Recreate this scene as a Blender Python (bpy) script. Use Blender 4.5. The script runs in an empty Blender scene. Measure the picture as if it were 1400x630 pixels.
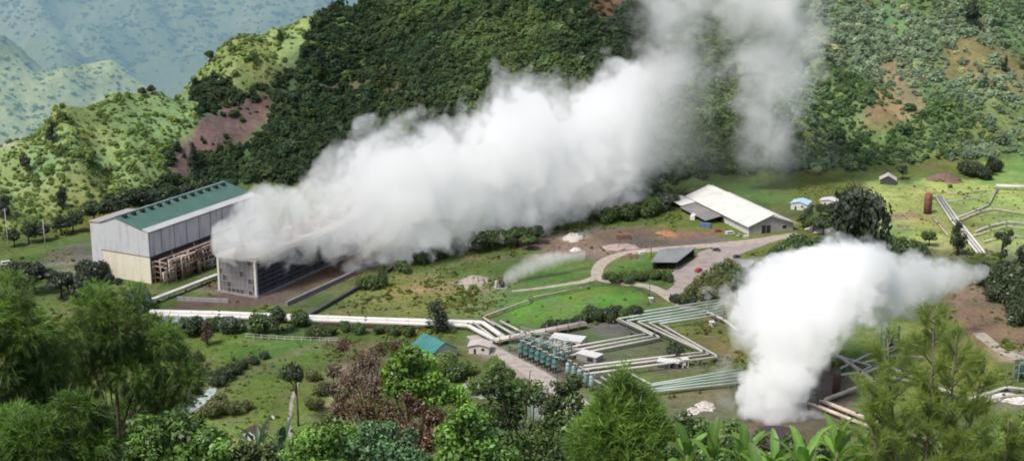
import bpy, bmesh, math, random
import numpy as np
from mathutils import Vector, Matrix, noise as mnoise
random.seed(7); np.random.seed(7)
R = math.radians
sc = bpy.context.scene
COL = sc.collection
# ------------------------------------------------------------------ camera model (photo pixel frame 1400 x 630)
F = 1900.0; TH = math.atan(515.0/1900.0); H = 190.0
CT, ST = math.cos(TH), math.sin(TH)
def ray(px, py):
    cx = (px-700.0)/F; cy = (315.0-py)/F
    return np.array([cx, CT+cy*ST, -ST+cy*CT])
def G(px, py, z=0.0):                      # meets the level z
    d = ray(px, py); t = (z-H)/d[2]
    return np.array([d[0]*t, d[1]*t, z])
def A(px, py, Y):                          # at ground distance Y
    d = ray(px, py); t = Y/d[1]
    return np.array([d[0]*t, Y, H+d[2]*t])
def proj(x, y, z):
    dz = z-H
    f = y*CT-dz*ST; u = y*ST+dz*CT
    f = np.where(np.abs(f) < 1e-3, 1e-3, f)
    return 700+F*x/f, 315-F*u/f
# ------------------------------------------------------------------ numpy value noise
def _hash(i, j, s):
    n = (i*374761393+j*668265263+s*974634777) & 0x7fffffff
    n = ((n ^ (n >> 13))*1274126177) & 0x7fffffff
    return ((n ^ (n >> 16)) & 0xffff)/65535.0
def vnoise(x, y, s=0):
    x = np.asarray(x, float); y = np.asarray(y, float)
    i = np.floor(x).astype(np.int64); j = np.floor(y).astype(np.int64)
    u = x-i; v = y-j; u = u*u*(3-2*u); v = v*v*(3-2*v)
    a = _hash(i, j, s); b = _hash(i+1, j, s); c = _hash(i, j+1, s); d = _hash(i+1, j+1, s)
    return (a*(1-u)+b*u)*(1-v)+(c*(1-u)+d*u)*v
def fbm(x, y, sc_, s=0, o=4):
    r = 0; a = 1; t = 0
    for k in range(o):
        r = r+a*vnoise(np.asarray(x)/sc_*2**k+17.3*k, np.asarray(y)/sc_*2**k-9.1*k, s+k*7); t += a; a *= .5
    return r/t
def sstep(a, b, x):
    t = np.clip((x-a)/(b-a), 0, 1); return t*t*(3-2*t)
def inpoly(px, py, poly):
    c = np.zeros(px.shape, bool); n = len(poly); j = n-1
    for i in range(n):
        xi, yi = poly[i]; xj, yj = poly[j]
        if yi != yj:
            c ^= ((yi > py) != (yj > py)) & (px < (xj-xi)*(py-yi)/(yj-yi)+xi)
        j = i
    return c
# ------------------------------------------------------------------ object helpers
def mesh_np(name, verts, faces, mat=None, parent=None, smooth=False, cols=None, mats=None, midx=None):
    """faces: (n,k) int array, or a list of such arrays"""
    fl = faces if isinstance(faces, list) else [faces]
    fl = [np.asarray(f, np.int32) for f in fl if len(f)]
    me = bpy.data.meshes.new(name)
    verts = np.asarray(verts, np.float32)
    me.vertices.add(len(verts)); me.vertices.foreach_set('co', verts.ravel())
    nl = sum(f.size for f in fl); nf = sum(len(f) for f in fl)
    me.loops.add(nl); me.loops.foreach_set('vertex_index', np.concatenate([f.ravel() for f in fl]))
    me.polygons.add(nf)
    st = []; o = 0
    for f in fl:
        st.append(np.arange(len(f))*f.shape[1]+o); o += f.size
    me.polygons.foreach_set('loop_start', np.concatenate(st).astype(np.int32))
    if midx is not None: me.polygons.foreach_set('material_index', np.asarray(midx, np.int32))
    if smooth: me.polygons.foreach_set('use_smooth', np.ones(nf, bool))
    me.update(calc_edges=True)
    if cols is not None:
        a = me.color_attributes.new('Col', 'FLOAT_COLOR', 'POINT')
        c = np.ones((len(verts), 4), np.float32); c[:, :3] = cols
        a.data.foreach_set('color', c.ravel())
    for m in (mats or ([mat] if mat else [])): me.materials.append(m)
    return link(name, me, parent)
def link(name, me, parent=None):
    o = bpy.data.objects.new(name, me); COL.objects.link(o)
    if parent is not None: o.parent = parent
    return o
def empty(name, loc, rz=0.0):
    o = bpy.data.objects.new(name, None); COL.objects.link(o)
    o.empty_display_size = .5
    o.location = [float(v) for v in loc]; o.rotation_euler = (0, 0, rz); return o
def tag(o, label=None, cat=None, group=None, kind=None):
    if label: o['label'] = label
    if cat: o['category'] = cat
    if group: o['group'] = group
    if kind: o['kind'] = kind
    return o
def copy_tree(o, parent=None):
    c = o.copy(); COL.objects.link(c); c.parent = parent
    for ch in list(o.children): copy_tree(ch, c)
    return c
class MB:
    """collects boxes, bars, tubes, sheets; builds ONE mesh object"""
    def __init__(s): s.v = []; s.f = []; s.sm = []
    def add(s, vs, fs, smooth=False):
        o = len(s.v); s.v += [tuple(float(c) for c in p) for p in vs]
        s.f += [tuple(i+o for i in q) for q in fs]; s.sm += [smooth]*len(fs); return s
    def box(s, c, d, rz=0.0):
        cx, cy, cz = c; a, b, h = d[0]/2, d[1]/2, d[2]/2; co, si = math.cos(rz), math.sin(rz)
        vs = [(cx+x*co-y*si, cy+x*si+y*co, cz+z) for z in (-h, h) for x, y in ((-a, -b), (a, -b), (a, b), (-a, b))]
        return s.add(vs, [(3, 2, 1, 0), (4, 5, 6, 7), (0, 1, 5, 4), (1, 2, 6, 5), (2, 3, 7, 6), (3, 0, 4, 7)])
    def prism(s, poly, h0, h1):            # poly of (x,y)
        n = len(poly); vs = [(x, y, h0) for x, y in poly]+[(x, y, h1) for x, y in poly]
        return s.add(vs, [tuple(range(n-1, -1, -1)), tuple(range(n, 2*n))]+[(i, (i+1) % n, n+(i+1) % n, n+i) for i in range(n)])
    def hull(s, q, t):                     # slab: polygon q (3-D, ccw) given thickness t along its normal (downwards)
        q = [Vector(p) for p in q]; n = (q[1]-q[0]).cross(q[2]-q[0]).normalized()*t; k = len(q)
        vs = [tuple(p) for p in q]+[tuple(p-n) for p in q]
        return s.add(vs, [tuple(range(k)), tuple(range(2*k-1, k-1, -1))]+[((i+1) % k, i, k+i, k+(i+1) % k) for i in range(k)])
    def tube(s, pts, r, n=8, cap=True, smooth=True):
        pts = [Vector(p) for p in pts]; rs = r if isinstance(r, (list, tuple)) else [r]*len(pts)
        vs = []; fs = []
        up = Vector((0, 0, 1))
        for i, p in enumerate(pts):
            a = (pts[i]-pts[i-1]).normalized() if i else None
            b = (pts[i+1]-pts[i]).normalized() if i < len(pts)-1 else None
            t = (a+b).normalized() if a and b and (a+b).length > 1e-4 else (a or b)
            k = 1.0
            if a and b: k = 1/max(.5, math.cos(a.angle(b)/2))
            ref = up if abs(t.z) < .95 else Vector((1, 0, 0))
            u = t.cross(ref).normalized(); w = u.cross(t)
            for j in range(n):
                q = 2*math.pi*j/n
                vs.append(p+(u*math.cos(q)*k+w*math.sin(q))*rs[i])
        for i in range(len(pts)-1):
            for j in range(n):
                j2 = (j+1) % n; fs.append((i*n+j, i*n+j2, (i+1)*n+j2, (i+1)*n+j))
        s.add(vs, fs, smooth)
        if cap:
            o = len(s.v)-len(vs); s.f += [tuple(o+j for j in range(n-1, -1, -1)), tuple(o+(len(pts)-1)*n+j for j in range(n))]; s.sm += [False, False]
        return s
    def lathe(s, prof, c=(0, 0, 0), n=16, smooth=True):   # prof of (r,z)
        vs = [(c[0]+r*math.cos(2*math.pi*j/n), c[1]+r*math.sin(2*math.pi*j/n), c[2]+z) for r, z in prof for j in range(n)]
        fs = [(i*n+j, i*n+(j+1) % n, (i+1)*n+(j+1) % n, (i+1)*n+j) for i in range(len(prof)-1) for j in range(n)]
        return s.add(vs, fs, smooth)
    def build(s, name, mat, parent=None, bevel=0):
        me = bpy.data.meshes.new(name); me.from_pydata(s.v, [], s.f); me.validate()
        if len(me.polygons) == len(s.sm): me.polygons.foreach_set('use_smooth', s.sm)
        bm = bmesh.new(); bm.from_mesh(me); bmesh.ops.recalc_face_normals(bm, faces=bm.faces); bm.to_mesh(me); bm.free()
        if mat: me.materials.append(mat)
        o = link(name, me, parent)
        if bevel:
            m = o.modifiers.new('bevel', 'BEVEL'); m.width = bevel; m.segments = 1; m.limit_method = 'ANGLE'
        return o
# ------------------------------------------------------------------ materials
MATS = {}
def mat_new(name):
    m = bpy.data.materials.new(name); m.use_nodes = True; nt = m.node_tree; nt.nodes.clear()
    out = nt.nodes.new('ShaderNodeOutputMaterial'); return m, nt, out
def N(nt, typ, **kw):
    n = nt.nodes.new(typ)
    for k, v in kw.items():
        if k == 'inp':
            for kk, vv in v.items():
                if isinstance(vv, bpy.types.NodeSocket): nt.links.new(vv, n.inputs[kk])
                else: n.inputs[kk].default_value = vv
        else: setattr(n, k, v)
    return n
def mth(nt, op, a, b=None, c=None, clamp=False):
    n = nt.nodes.new('ShaderNodeMath'); n.operation = op; n.use_clamp = clamp
    for i, v in enumerate((a, b, c)):
        if v is None: continue
        if isinstance(v, bpy.types.NodeSocket): nt.links.new(v, n.inputs[i])
        else: n.inputs[i].default_value = v
    return n.outputs[0]
def surf(name, col, rough=.75, var=.25, scale=.5, metal=0.0, stain=None, stain_scale=.15, stain_amt=.5, streak=False, bump=0.0, corr=None):
    """weathered surface: base colour, blotchy variation, optional stains/streaks, optional corrugation (axis, period)"""
    if name in MATS: return MATS[name]
    m, nt, out = mat_new(name)
    tc = N(nt, 'ShaderNodeTexCoord')
    n1 = N(nt, 'ShaderNodeTexNoise', inp={'Vector': tc.outputs['Object'], 'Scale': scale, 'Detail': 6.0, 'Roughness': .65})
    mp = N(nt, 'ShaderNodeMapping', inp={'Vector': tc.outputs['Object'], 'Scale': (1, 1, .12) if streak else (1, 1, 1)})
    n2 = N(nt, 'ShaderNodeTexNoise', inp={'Vector': mp.outputs[0], 'Scale': stain_scale if not streak else stain_scale*3, 'Detail': 5.0, 'Roughness': .6})
    v = mth(nt, 'MULTIPLY_ADD', n1.outputs[0], 2*var, 1-var)
    c = N(nt, 'ShaderNodeMix', data_type='RGBA', blend_type='MULTIPLY', inp={'Factor': 1.0})
    c.inputs[6].default_value = (*col, 1)
    cb = N(nt, 'ShaderNodeCombineColor'); [nt.links.new(v, cb.inputs[i]) for i in range(3)]
    nt.links.new(cb.outputs[0], c.inputs[7]); res = c.outputs[2]
    if stain:
        f = N(nt, 'ShaderNodeMapRange', inp={'Value': n2.outputs[0], 'From Min': .48, 'From Max': .68, 'To Min': 0.0, 'To Max': stain_amt})
        c2 = N(nt, 'ShaderNodeMix', data_type='RGBA'); nt.links.new(f.outputs[0], c2.inputs[0]); nt.links.new(res, c2.inputs[6])
        c2.inputs[7].default_value = (*stain, 1); res = c2.outputs[2]
    b = N(nt, 'ShaderNodeBsdfPrincipled', inp={'Roughness': rough, 'Metallic': metal})
    b.inputs['Specular IOR Level'].default_value = .3
    if corr:
        ax, per = corr
        sx = N(nt, 'ShaderNodeSeparateXYZ', inp={'Vector': tc.outputs['Object']})
        w = mth(nt, 'SINE', mth(nt, 'MULTIPLY', sx.outputs[ax], 2*math.pi/per))
        k = mth(nt, 'MULTIPLY_ADD', w, .07, .95)
        c3 = N(nt, 'ShaderNodeMix', data_type='RGBA', blend_type='MULTIPLY', inp={'Factor': 1.0})
        cb2 = N(nt, 'ShaderNodeCombineColor'); [nt.links.new(k, cb2.inputs[i]) for i in range(3)]
        nt.links.new(res, c3.inputs[6]); nt.links.new(cb2.outputs[0], c3.inputs[7]); res = c3.outputs[2]
        bp = N(nt, 'ShaderNodeBump', inp={'Height': w, 'Strength': .35, 'Distance': .06}); nt.links.new(bp.outputs[0], b.inputs['Normal'])
    elif bump:
        bp = N(nt, 'ShaderNodeBump', inp={'Height': n1.outputs[0], 'Strength': bump, 'Distance': .3}); nt.links.new(bp.outputs[0], b.inputs['Normal'])
    nt.links.new(res, b.inputs['Base Color']); nt.links.new(b.outputs[0], out.inputs[0])
    MATS[name] = m; return m
def leaf_mat(name, gain=1.0, transl=.35, attr='GEOMETRY', var=.3):
    """leaf colour from the 'Col' attribute, slightly varied, with light passing through"""
    if name in MATS: return MATS[name]
    m, nt, out = mat_new(name)
    at = N(nt, 'ShaderNodeAttribute', attribute_name='Col')
    res = at.outputs['Color']
    if attr == 'INSTANCER':
        a2 = N(nt, 'ShaderNodeAttribute', attribute_name='tint', attribute_type='INSTANCER')
        c = N(nt, 'ShaderNodeMix', data_type='RGBA', blend_type='MULTIPLY', inp={'Factor': 1.0})
        nt.links.new(res, c.inputs[6]); nt.links.new(a2.outputs['Color'], c.inputs[7]); res = c.outputs[2]
    b = N(nt, 'ShaderNodeBsdfDiffuse', inp={'Color': res, 'Roughness': .5})
    g = N(nt, 'ShaderNodeBsdfGlossy', inp={'Roughness': .45, 'Color': (.6, .6, .6, 1)})
    t = N(nt, 'ShaderNodeBsdfTranslucent')
    hs = N(nt, 'ShaderNodeHueSaturation', inp={'Hue': .485, 'Saturation': 1.1, 'Value': 1.25, 'Color': res}); nt.links.new(hs.outputs[0], t.inputs['Color'])
    mx = N(nt, 'ShaderNodeMixShader', inp={0: transl}); nt.links.new(b.outputs[0], mx.inputs[1]); nt.links.new(t.outputs[0], mx.inputs[2])
    m2 = N(nt, 'ShaderNodeMixShader', inp={0: .0 if attr == 'INSTANCER' else .05}); nt.links.new(mx.outputs[0], m2.inputs[1]); nt.links.new(g.outputs[0], m2.inputs[2])
    nt.links.new(m2.outputs[0], out.inputs[0]); MATS[name] = m; return m
# ------------------------------------------------------------------ camera, sky, sun
cam = bpy.data.cameras.new('camera'); co = bpy.data.objects.new('camera', cam); COL.objects.link(co)
cam.sensor_width = 36; cam.lens = 36*F/1400.0; cam.clip_end = 60000; cam.clip_start = .5
co.location = (0, 0, H); co.rotation_euler = (math.pi/2-TH, 0, 0); sc.camera = co
SUN_EL = R(55); SUN_AZ = R(222)            # clockwise from +Y: from behind-left
w = bpy.data.worlds.new('World'); sc.world = w; w.use_nodes = True
wn = w.node_tree; bg = wn.nodes['Background']
sky = wn.nodes.new('ShaderNodeTexSky'); sky.sky_type = 'NISHITA'; sky.sun_disc = False
sky.sun_elevation = SUN_EL; sky.sun_rotation = SUN_AZ; sky.air_density = 1.0; sky.dust_density = 3.0; sky.ozone_density = 1.0
wn.links.new(sky.outputs[0], bg.inputs[0]); bg.inputs[1].default_value = .15
sl = bpy.data.lights.new('sun', 'SUN'); sl.energy = 3.3; sl.angle = R(9); sl.color = (1, .955, .88)
so = bpy.data.objects.new('sun', sl); COL.objects.link(so)
sd = Vector((math.sin(SUN_AZ)*math.cos(SUN_EL), math.cos(SUN_AZ)*math.cos(SUN_EL), math.sin(SUN_EL)))
so.rotation_euler = sd.to_track_quat('Z', 'Y').to_euler(); so.location = (0, 0, 400)
sc.view_settings.view_transform = 'Standard'; sc.view_settings.look = 'None'; sc.view_settings.exposure = 0; sc.view_settings.gamma = 1
cy = sc.cycles
cy.use_denoising = True
try: cy.denoiser = 'OPENIMAGEDENOISE'; cy.denoising_input_passes = 'RGB_ALBEDO_NORMAL'
except Exception: pass
cy.max_bounces = 24; cy.diffuse_bounces = 3; cy.glossy_bounces = 2; cy.transmission_bounces = 3; cy.volume_bounces = 22; cy.transparent_max_bounces = 16
cy.volume_step_rate = 1.0; cy.volume_max_steps = 256; cy.caustics_reflective = False; cy.caustics_refractive = False
cy.filter_width = 1.9
cy.use_adaptive_sampling = True; cy.adaptive_threshold = .02
# ------------------------------------------------------------------ terrain
def hillY(px, py, foot, s):
    g = G(px, foot); d = ray(px, py); tn = -d[2]/d[1]
    return (H+s*g[1])/(tn+s)
CP = []
foot = [(-300, 372), (-100, 352), (0, 337), (100, 314), (200, 290), (300, 264), (400, 258), (500, 262), (600, 274), (700, 280), (800, 276), (900, 258), (1000, 246), (1100, 244), (1200, 234), (1300, 226), (1400, 222), (1550, 216), (1750, 210)]
ridge = {-300: 235, -100: 212, 0: 190, 100: 146, 200: 124, 300: 80, 400: 46, 500: 8}
slope = {-300: .4, -100: .4, 0: .4, 100: .43, 200: .45, 300: .5, 400: .5, 500: .52}
yoff = {(300, 180): -6, (300, 220): -2, (400, 150): 16, (400, 200): 14, (400, 100): 8, (500, 150): 12, (500, 200): 10, (500, 100): 14, (700, 100): -8, (800, 60): -10, (900, 100): 10, (1100, 150): -8, (1200, 100): 6, (1300, 150): -6}
for px, fy in foot:
    CP.append(G(px, fy)); CP.append(G(px, fy+22))
    s = slope.get(px, .56)
    if px in ridge:
        rp = ridge[px]; last = None
        for q in (260, 220, 200, 180, 150, 100, 60, rp):
            if q >= fy-18 or q < rp or (q-rp < 14 and q != rp): continue
            Y = hillY(px, q, fy, s)+yoff.get((px, q), 0); last = A(px, q, Y); CP.append(last)
        dv = last[:2]/np.linalg.norm(last[:2])
        for dd, dz in ((35, 22), (90, 70), (220, 190), (480, 330)):
            CP.append(np.array([*(last[:2]+dv*dd), last[2]-dz]))
    else:
        for q in (200, 150, 100, 60, 0, -100, -200):
            Y = hillY(px, q, fy, s)+yoff.get((px, q), 0); CP.append(A(px, q, Y))
        CP.append(A(px, -230, hillY(px, -200, fy, s)+260))
for py in (350, 385, 430, 490, 560, 640):
    for px in range(-200, 1700, 200): 
        fy = np.interp(px, [f[0] for f in foot], [f[1] for f in foot])
        if py > fy+18: CP.append(G(px, py))
fg = [(-60, 200), (0, 184.5), (20, 176), (40, 167), (60, 156), (90, 142), (120, 125), (150, 104), (200, 70), (250, 43), (300, 19), (340, 5)]
for y, z in fg:
    for x in (-320, -200, -110, -55, -20, 0, 20, 55, 110, 200, 320):
        if abs(x) > y*.9+60: continue
        CP.append(np.array([x, y, z]))
CP = np.array(CP)
def kern(r2): return np.sqrt(r2+20.0**2)
d2 = (CP[:, None, 0]-CP[None, :, 0])**2+(CP[:, None, 1]-CP[None, :, 1])**2
WT = np.linalg.solve(kern(d2)+np.eye(len(CP))*-1.5, CP[:, 2])
def zraw(x, y):
    x = np.asarray(x, float); sh = x.shape; xf = x.ravel(); yf = np.asarray(y, float).ravel(); r = np.empty(len(xf))
    for a in range(0, len(xf), 20000):
        b = slice(a, a+20000)
        r[b] = kern((xf[b, None]-CP[None, :, 0])**2+(yf[b, None]-CP[None, :, 1])**2) @ WT
    z = r.reshape(sh); y = np.asarray(y, float)
    front = sstep(330, 380, y)
    z = z*(1-front*(1-sstep(.8, 5.0, np.abs(z))))
    hillw = sstep(6, 22, np.abs(z))*front
    x = np.asarray(x, float)
    q_ = x*.9+y*.5; z = z+hillw*((1-np.abs(2*fbm(q_, y*.3-x*.1, 62, 33, 3)-1))-.75)*26*sstep(600, 700, y)
    z = z+hillw*((fbm(x, y, 70, 3, 3)-.5)*16+(fbm(x, y, 22, 5, 3)-.5)*6)
    return z
gx = np.concatenate([np.linspace(-900, -460, 24)[:-1], np.arange(-460, 520, 2.6), np.linspace(520, 1000, 24)])
gy = np.concatenate([np.arange(-60, 380, 6.0), np.arange(380, 870, 2.2), np.arange(870, 1130, 4.0), np.linspace(1130, 1650, 26)])
GX, GY = np.meshgrid(gx, gy)
GZ = zraw(GX, GY)
def zt(x, y):
    """terrain height, bilinear in the built grid"""
    x = np.asarray(x, float); y = np.asarray(y, float)
    i = np.clip(np.searchsorted(gx, x)-1, 0, len(gx)-2); j = np.clip(np.searchsorted(gy, y)-1, 0, len(gy)-2)
    u = np.clip((x-gx[i])/(gx[i+1]-gx[i]), 0, 1); v = np.clip((y-gy[j])/(gy[j+1]-gy[j]), 0, 1)
    return (GZ[j, i]*(1-u)+GZ[j, i+1]*u)*(1-v)+(GZ[j+1, i]*(1-u)+GZ[j+1, i+1]*u)*v
def onground(px, py):
    """where the photo ray meets the terrain"""
    d = ray(px, py); ts = np.concatenate([np.arange(20, 380, 4.0), np.arange(380, 1200, 1.0)])
    X = d[0]*ts/d[1]; Z = H+d[2]*ts/d[1]; g = zt(X, ts)
    k = np.argmax(Z <= g) if (Z <= g).any() else len(ts)-1
    return np.array([X[k], ts[k], float(g[k])])
# ground cover colours, by patches of the real ground
PX, PY = proj(GX, GY, GZ)
jx = PX+(fbm(GX, GY, 14, 11, 3)-.5)*26; jy = PY+(fbm(GX, GY, 14, 12, 3)-.5)*14
hx = PX+(fbm(GX, GY, 40, 21, 4)-.5)*70; hy = PY+(fbm(GX, GY, 40, 22, 4)-.5)*50
C = np.zeros(GX.shape+(3,)); C[:] = (.12, .165, .048)
def paint(poly, col, a=1.0, jit=True, hill=False):
    X_, Y_ = (hx, hy) if hill else ((jx, jy) if jit else (PX, PY))
    m = inpoly(X_, Y_, poly); C[m] = C[m]*(1-a)+np.array(col)*a
HILL = GZ > 3.5
back = HILL & (GY > 500)
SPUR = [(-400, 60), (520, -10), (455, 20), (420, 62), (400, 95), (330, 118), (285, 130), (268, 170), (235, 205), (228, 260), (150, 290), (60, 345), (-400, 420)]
C[back] = (.06, .09, .045)  # centre hill forest, darkened in colour for the cloud shadow over it
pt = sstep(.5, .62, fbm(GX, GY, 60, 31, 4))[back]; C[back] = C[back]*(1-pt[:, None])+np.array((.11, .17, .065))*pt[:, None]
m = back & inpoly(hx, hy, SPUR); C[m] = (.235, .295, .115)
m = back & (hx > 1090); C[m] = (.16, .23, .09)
LAND = [(300, 140), (378, 126), (368, 165), (335, 198), (275, 212), (258, 245), (226, 247), (243, 195), (268, 168)]
paint(LAND, (.2, .115, .095))
paint([(330, 118), (420, 62), (470, 95), (400, 120)], (.1, .07, .055), .5)
paint([(440, 105), (560, 100), (570, 125), (450, 130)], (.13, .09, .06), .7)
paint([(1185, 90), (1225, 70), (1262, 118), (1268, 150), (1225, 172), (1165, 175), (1190, 150)], (.27, .19, .12), .8)
paint([(1300, 50), (1340, 45), (1410, 80), (1410, 140), (1350, 120), (1270, 110)], (.22, .18, .1), .7)
paint([(800, 0), (870, -20), (860, 20), (810, 30)], (.16, .07, .05), .8)
paint([(-20, 185), (22, 185), (20, 200), (-20, 206)], (.42, .36, .27))
# floor patches
paint([(200, 455), (470, 470), (450, 520), (470, 600), (420, 640), (200, 640)], (.14, .215, .05))
paint([(235, 500), (320, 470), (420, 478), (330, 515)], (.12, .2, .045))
paint([(300, 560), (380, 510), (450, 490), (450, 520), (420, 560), (360, 600)], (.13, .18, .045), .7)
paint([(430, 432), (500, 392), (560, 372), (640, 385), (705, 388), (690, 410), (650, 434)], (.16, .19, .065))
paint([(540, 395), (600, 380), (668, 386), (660, 400), (600, 402)], (.24, .19, .1), .75)
paint([(690, 440), (700, 420), (725, 408), (760, 396), (830, 388), (880, 398), (890, 412), (860, 426), (820, 434), (760, 442), (715, 450)], (.13, .24, .04))
paint([(770, 400), (830, 392), (850, 402), (790, 410)], (.2, .21, .04), .6)
paint([(825, 362), (860, 350), (885, 355), (915, 372), (910, 387), (870, 388), (835, 380)], (.11, .2, .04))
paint([(700, 345), (800, 350), (815, 375), (760, 388), (700, 390)], (.1, .16, .04))
paint([(690, 332), (770, 312), (880, 308), (960, 316), (1010, 330), (960, 338), (870, 342), (840, 352), (790, 352), (750, 347)], (.19, .145, .12))
paint([(765, 312), (800, 310), (812, 326), (775, 332)], (.36, .32, .28), .8)
paint([(715, 350), (780, 345), (790, 352), (740, 362)], (.35, .31, .26), .6)
paint([(900, 318), (960, 312), (1000, 318), (960, 326), (910, 330)], (.26, .15, .1), .6)
paint([(225, 425), (250, 408), (300, 385), (330, 352), (570, 330), (545, 352), (395, 416), (350, 420)], (.15, .098, .085))  # dark reddish soil around the cooling tower
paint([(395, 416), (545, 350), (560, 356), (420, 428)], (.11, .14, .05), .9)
paint([(60, 345), (110, 335), (140, 352), (110, 362), (60, 360)], (.2, .14, .11), .8)
paint([(70, 366), (120, 362), (140, 380), (90, 386)], (.28, .24, .19), .6)
paint([(150, 392), (300, 400), (240, 415), (170, 408)], (.13, .17, .045))
paint([(430, 462), (480, 470), (560, 500), (540, 540), (470, 520)], (.3, .2, .15), .7)
paint([(455, 500), (480, 500), (470, 540), (470, 600), (440, 600), (450, 545)], (.42, .35, .27), .55)
paint([(640, 460), (672, 468), (700, 480), (770, 520), (820, 580), (740, 580), (690, 515), (655, 490)], (.36, .31, .27))
paint([(560, 480), (660, 480), (690, 520), (700, 560), (560, 560)], (.14, .15, .06), .6)
paint([(800, 440), (855, 440), (875, 456), (830, 460)], (.2, .15, .14), .9)
paint([(760, 470), (900, 462), (935, 475), (800, 505)], (.17, .15, .11), .6)
paint([(870, 492), (960, 488), (975, 505), (900, 515)], (.2, .16, .13), .7)
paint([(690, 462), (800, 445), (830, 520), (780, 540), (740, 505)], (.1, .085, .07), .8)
paint([(880, 440), (985, 420), (1020, 470), (1030, 500), (985, 490)], (.16, .195, .06))
paint([(960, 470), (1030, 480), (1010, 505), (980, 500)], (.2, .15, .08), .6)
paint([(860, 550), (1020, 520), (1030, 570), (880, 590)], (.16, .14, .1), .7)
paint([(1180, 250), (1290, 245), (1420, 240), (1420, 350), (1330, 345), (1180, 335)], (.36, .45, .14))
paint([(1340, 222), (1420, 218), (1420, 250), (1340, 250)], (.22, .33, .09))
paint([(1180, 290), (1260, 290), (1270, 302), (1190, 300)], (.28, .21, .16), .8)
paint([(1265, 330), (1420, 335), (1420, 360), (1280, 355)], (.3, .26, .18), .5)
paint([(1290, 395), (1330, 380), (1420, 430), (1420, 510), (1340, 470), (1300, 440)], (.25, .17, .12))
paint([(1355, 470), (1420, 480), (1420, 500), (1360, 490)], (.36, .3, .25), .8)
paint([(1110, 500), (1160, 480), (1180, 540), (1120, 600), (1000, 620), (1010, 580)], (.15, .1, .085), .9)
paint([(1160, 445), (1290, 440), (1360, 500), (1330, 560), (1200, 560), (1150, 500)], (.17, .22, .055))
paint([(1330, 540), (1420, 530), (1420, 560), (1340, 560)], (.32, .28, .24), .6)
paint([(240, 540), (290, 525), (300, 545), (230, 590), (210, 590)], (.2, .17, .15), .8)
def track(pts, w, col, a):
    q = np.array([G(*p)[:2] for p in pts])
    for p0, p1 in zip(q[:-1], q[1:]):
        d = p1-p0; tt = np.clip(((GX-p0[0])*d[0]+(GY-p0[1])*d[1])/(d@d), 0, 1)
        dd = np.hypot(GX-p0[0]-tt*d[0], GY-p0[1]-tt*d[1])+(fbm(GX, GY, 8, 15, 3)-.5)*3
        f = (a*sstep(w, w*.4, dd)*(GZ < 3))[..., None]; C[:] = C*(1-f)+np.array(col)*f
track([(430, 446), (470, 424), (540, 402), (600, 396), (680, 394)], 2.6, (.27, .22, .14), .7)
track([(560, 400), (590, 372), (640, 352), (700, 352), (745, 358)], 2.2, (.25, .2, .13), .6)
track([(232, 585), (300, 545), (345, 505), (420, 476), (470, 470), (640, 474)], 2.2, (.28, .23, .15), .6)
track([(300, 520), (350, 500), (420, 520), (438, 560), (430, 610)], 1.8, (.22, .2, .1), .5)
track([(1185, 330), (1230, 310), (1270, 300), (1330, 322), (1410, 330)], 2.4, (.36, .31, .2), .7)
track([(1190, 262), (1250, 262), (1330, 255), (1410, 262)], 2.0, (.36, .31, .2), .5)
track([(985, 420), (960, 445), (985, 478), (1010, 500)], 2.2, (.25, .2, .12), .6)
track([(1150, 470), (1200, 455), (1260, 450), (1320, 470), (1360, 480)], 2.4, (.3, .23, .15), .6)
track([(150, 412), (200, 400), (260, 396), (300, 398)], 2.4, (.3, .25, .18), .6)
track([(0, 372), (60, 362), (140, 356)], 3, (.32, .26, .2), .7)
# blur once and vary
K = C.copy()
for ax in (0, 1): K = (np.roll(K, 1, ax)+2*K+np.roll(K, -1, ax))/4
v1 = (.72+.56*fbm(GX, GY, 30, 41, 4))*(.8+.4*fbm(GX, GY, 7, 45, 3))
warm = (fbm(GX, GY, 45, 51, 3)-.5)
# worn, dry and bare spots in the valley grass
dry = sstep(.5, .64, fbm(GX, GY, 26, 141, 6))*.5*(1-HILL); K = K*(1-dry[..., None])+(K*.35+np.array((.13, .115, .055))*.75)*dry[..., None]
spots = sstep(.6, .68, fbm(GX, GY, 9, 143, 5))*.35*(1-HILL); K = K*(1-spots[..., None])+np.array((.2, .16, .11))*spots[..., None]
deep = sstep(.52, .66, fbm(GX, GY, 17, 147, 5))*.4; K = K*(1-deep[..., None]*np.array((.6, .45, .5)))
K = K*v1[..., None]*np.stack([1+warm*.7, 1+warm*.1, 1-warm*.3], -1)
nx, ny = len(gx), len(gy)
idx = np.arange(nx*ny).reshape(ny, nx)
faces = np.stack([idx[:-1, :-1], idx[:-1, 1:], idx[1:, 1:], idx[1:, :-1]], -1).reshape(-1, 4)
gm, nt, out = mat_new('ground_cover')
at = N(nt, 'ShaderNodeAttribute', attribute_name='Col'); ge = N(nt, 'ShaderNodeNewGeometry')
n1 = N(nt, 'ShaderNodeTexNoise', inp={'Vector': ge.outputs['Position'], 'Scale': .35, 'Detail': 8.0, 'Roughness': .72})
n2 = N(nt, 'ShaderNodeTexNoise', inp={'Vector': ge.outputs['Position'], 'Scale': 1.7, 'Detail': 4.0, 'Roughness': .7})
v = mth(nt, 'MULTIPLY', mth(nt, 'MULTIPLY_ADD', n1.outputs[0], 1.5, .25), mth(nt, 'MULTIPLY_ADD', n2.outputs[0], 1.0, .5))
cb = N(nt, 'ShaderNodeCombineColor'); [nt.links.new(v, cb.inputs[i]) for i in range(3)]
mx = N(nt, 'ShaderNodeMix', data_type='RGBA', blend_type='MULTIPLY', inp={'Factor': 1.0}); nt.links.new(at.outputs['Color'], mx.inputs[6]); nt.links.new(cb.outputs[0], mx.inputs[7])
bs = N(nt, 'ShaderNodeBsdfPrincipled', inp={'Roughness': .95}); bs.inputs['Specular IOR Level'].default_value = .1
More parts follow.
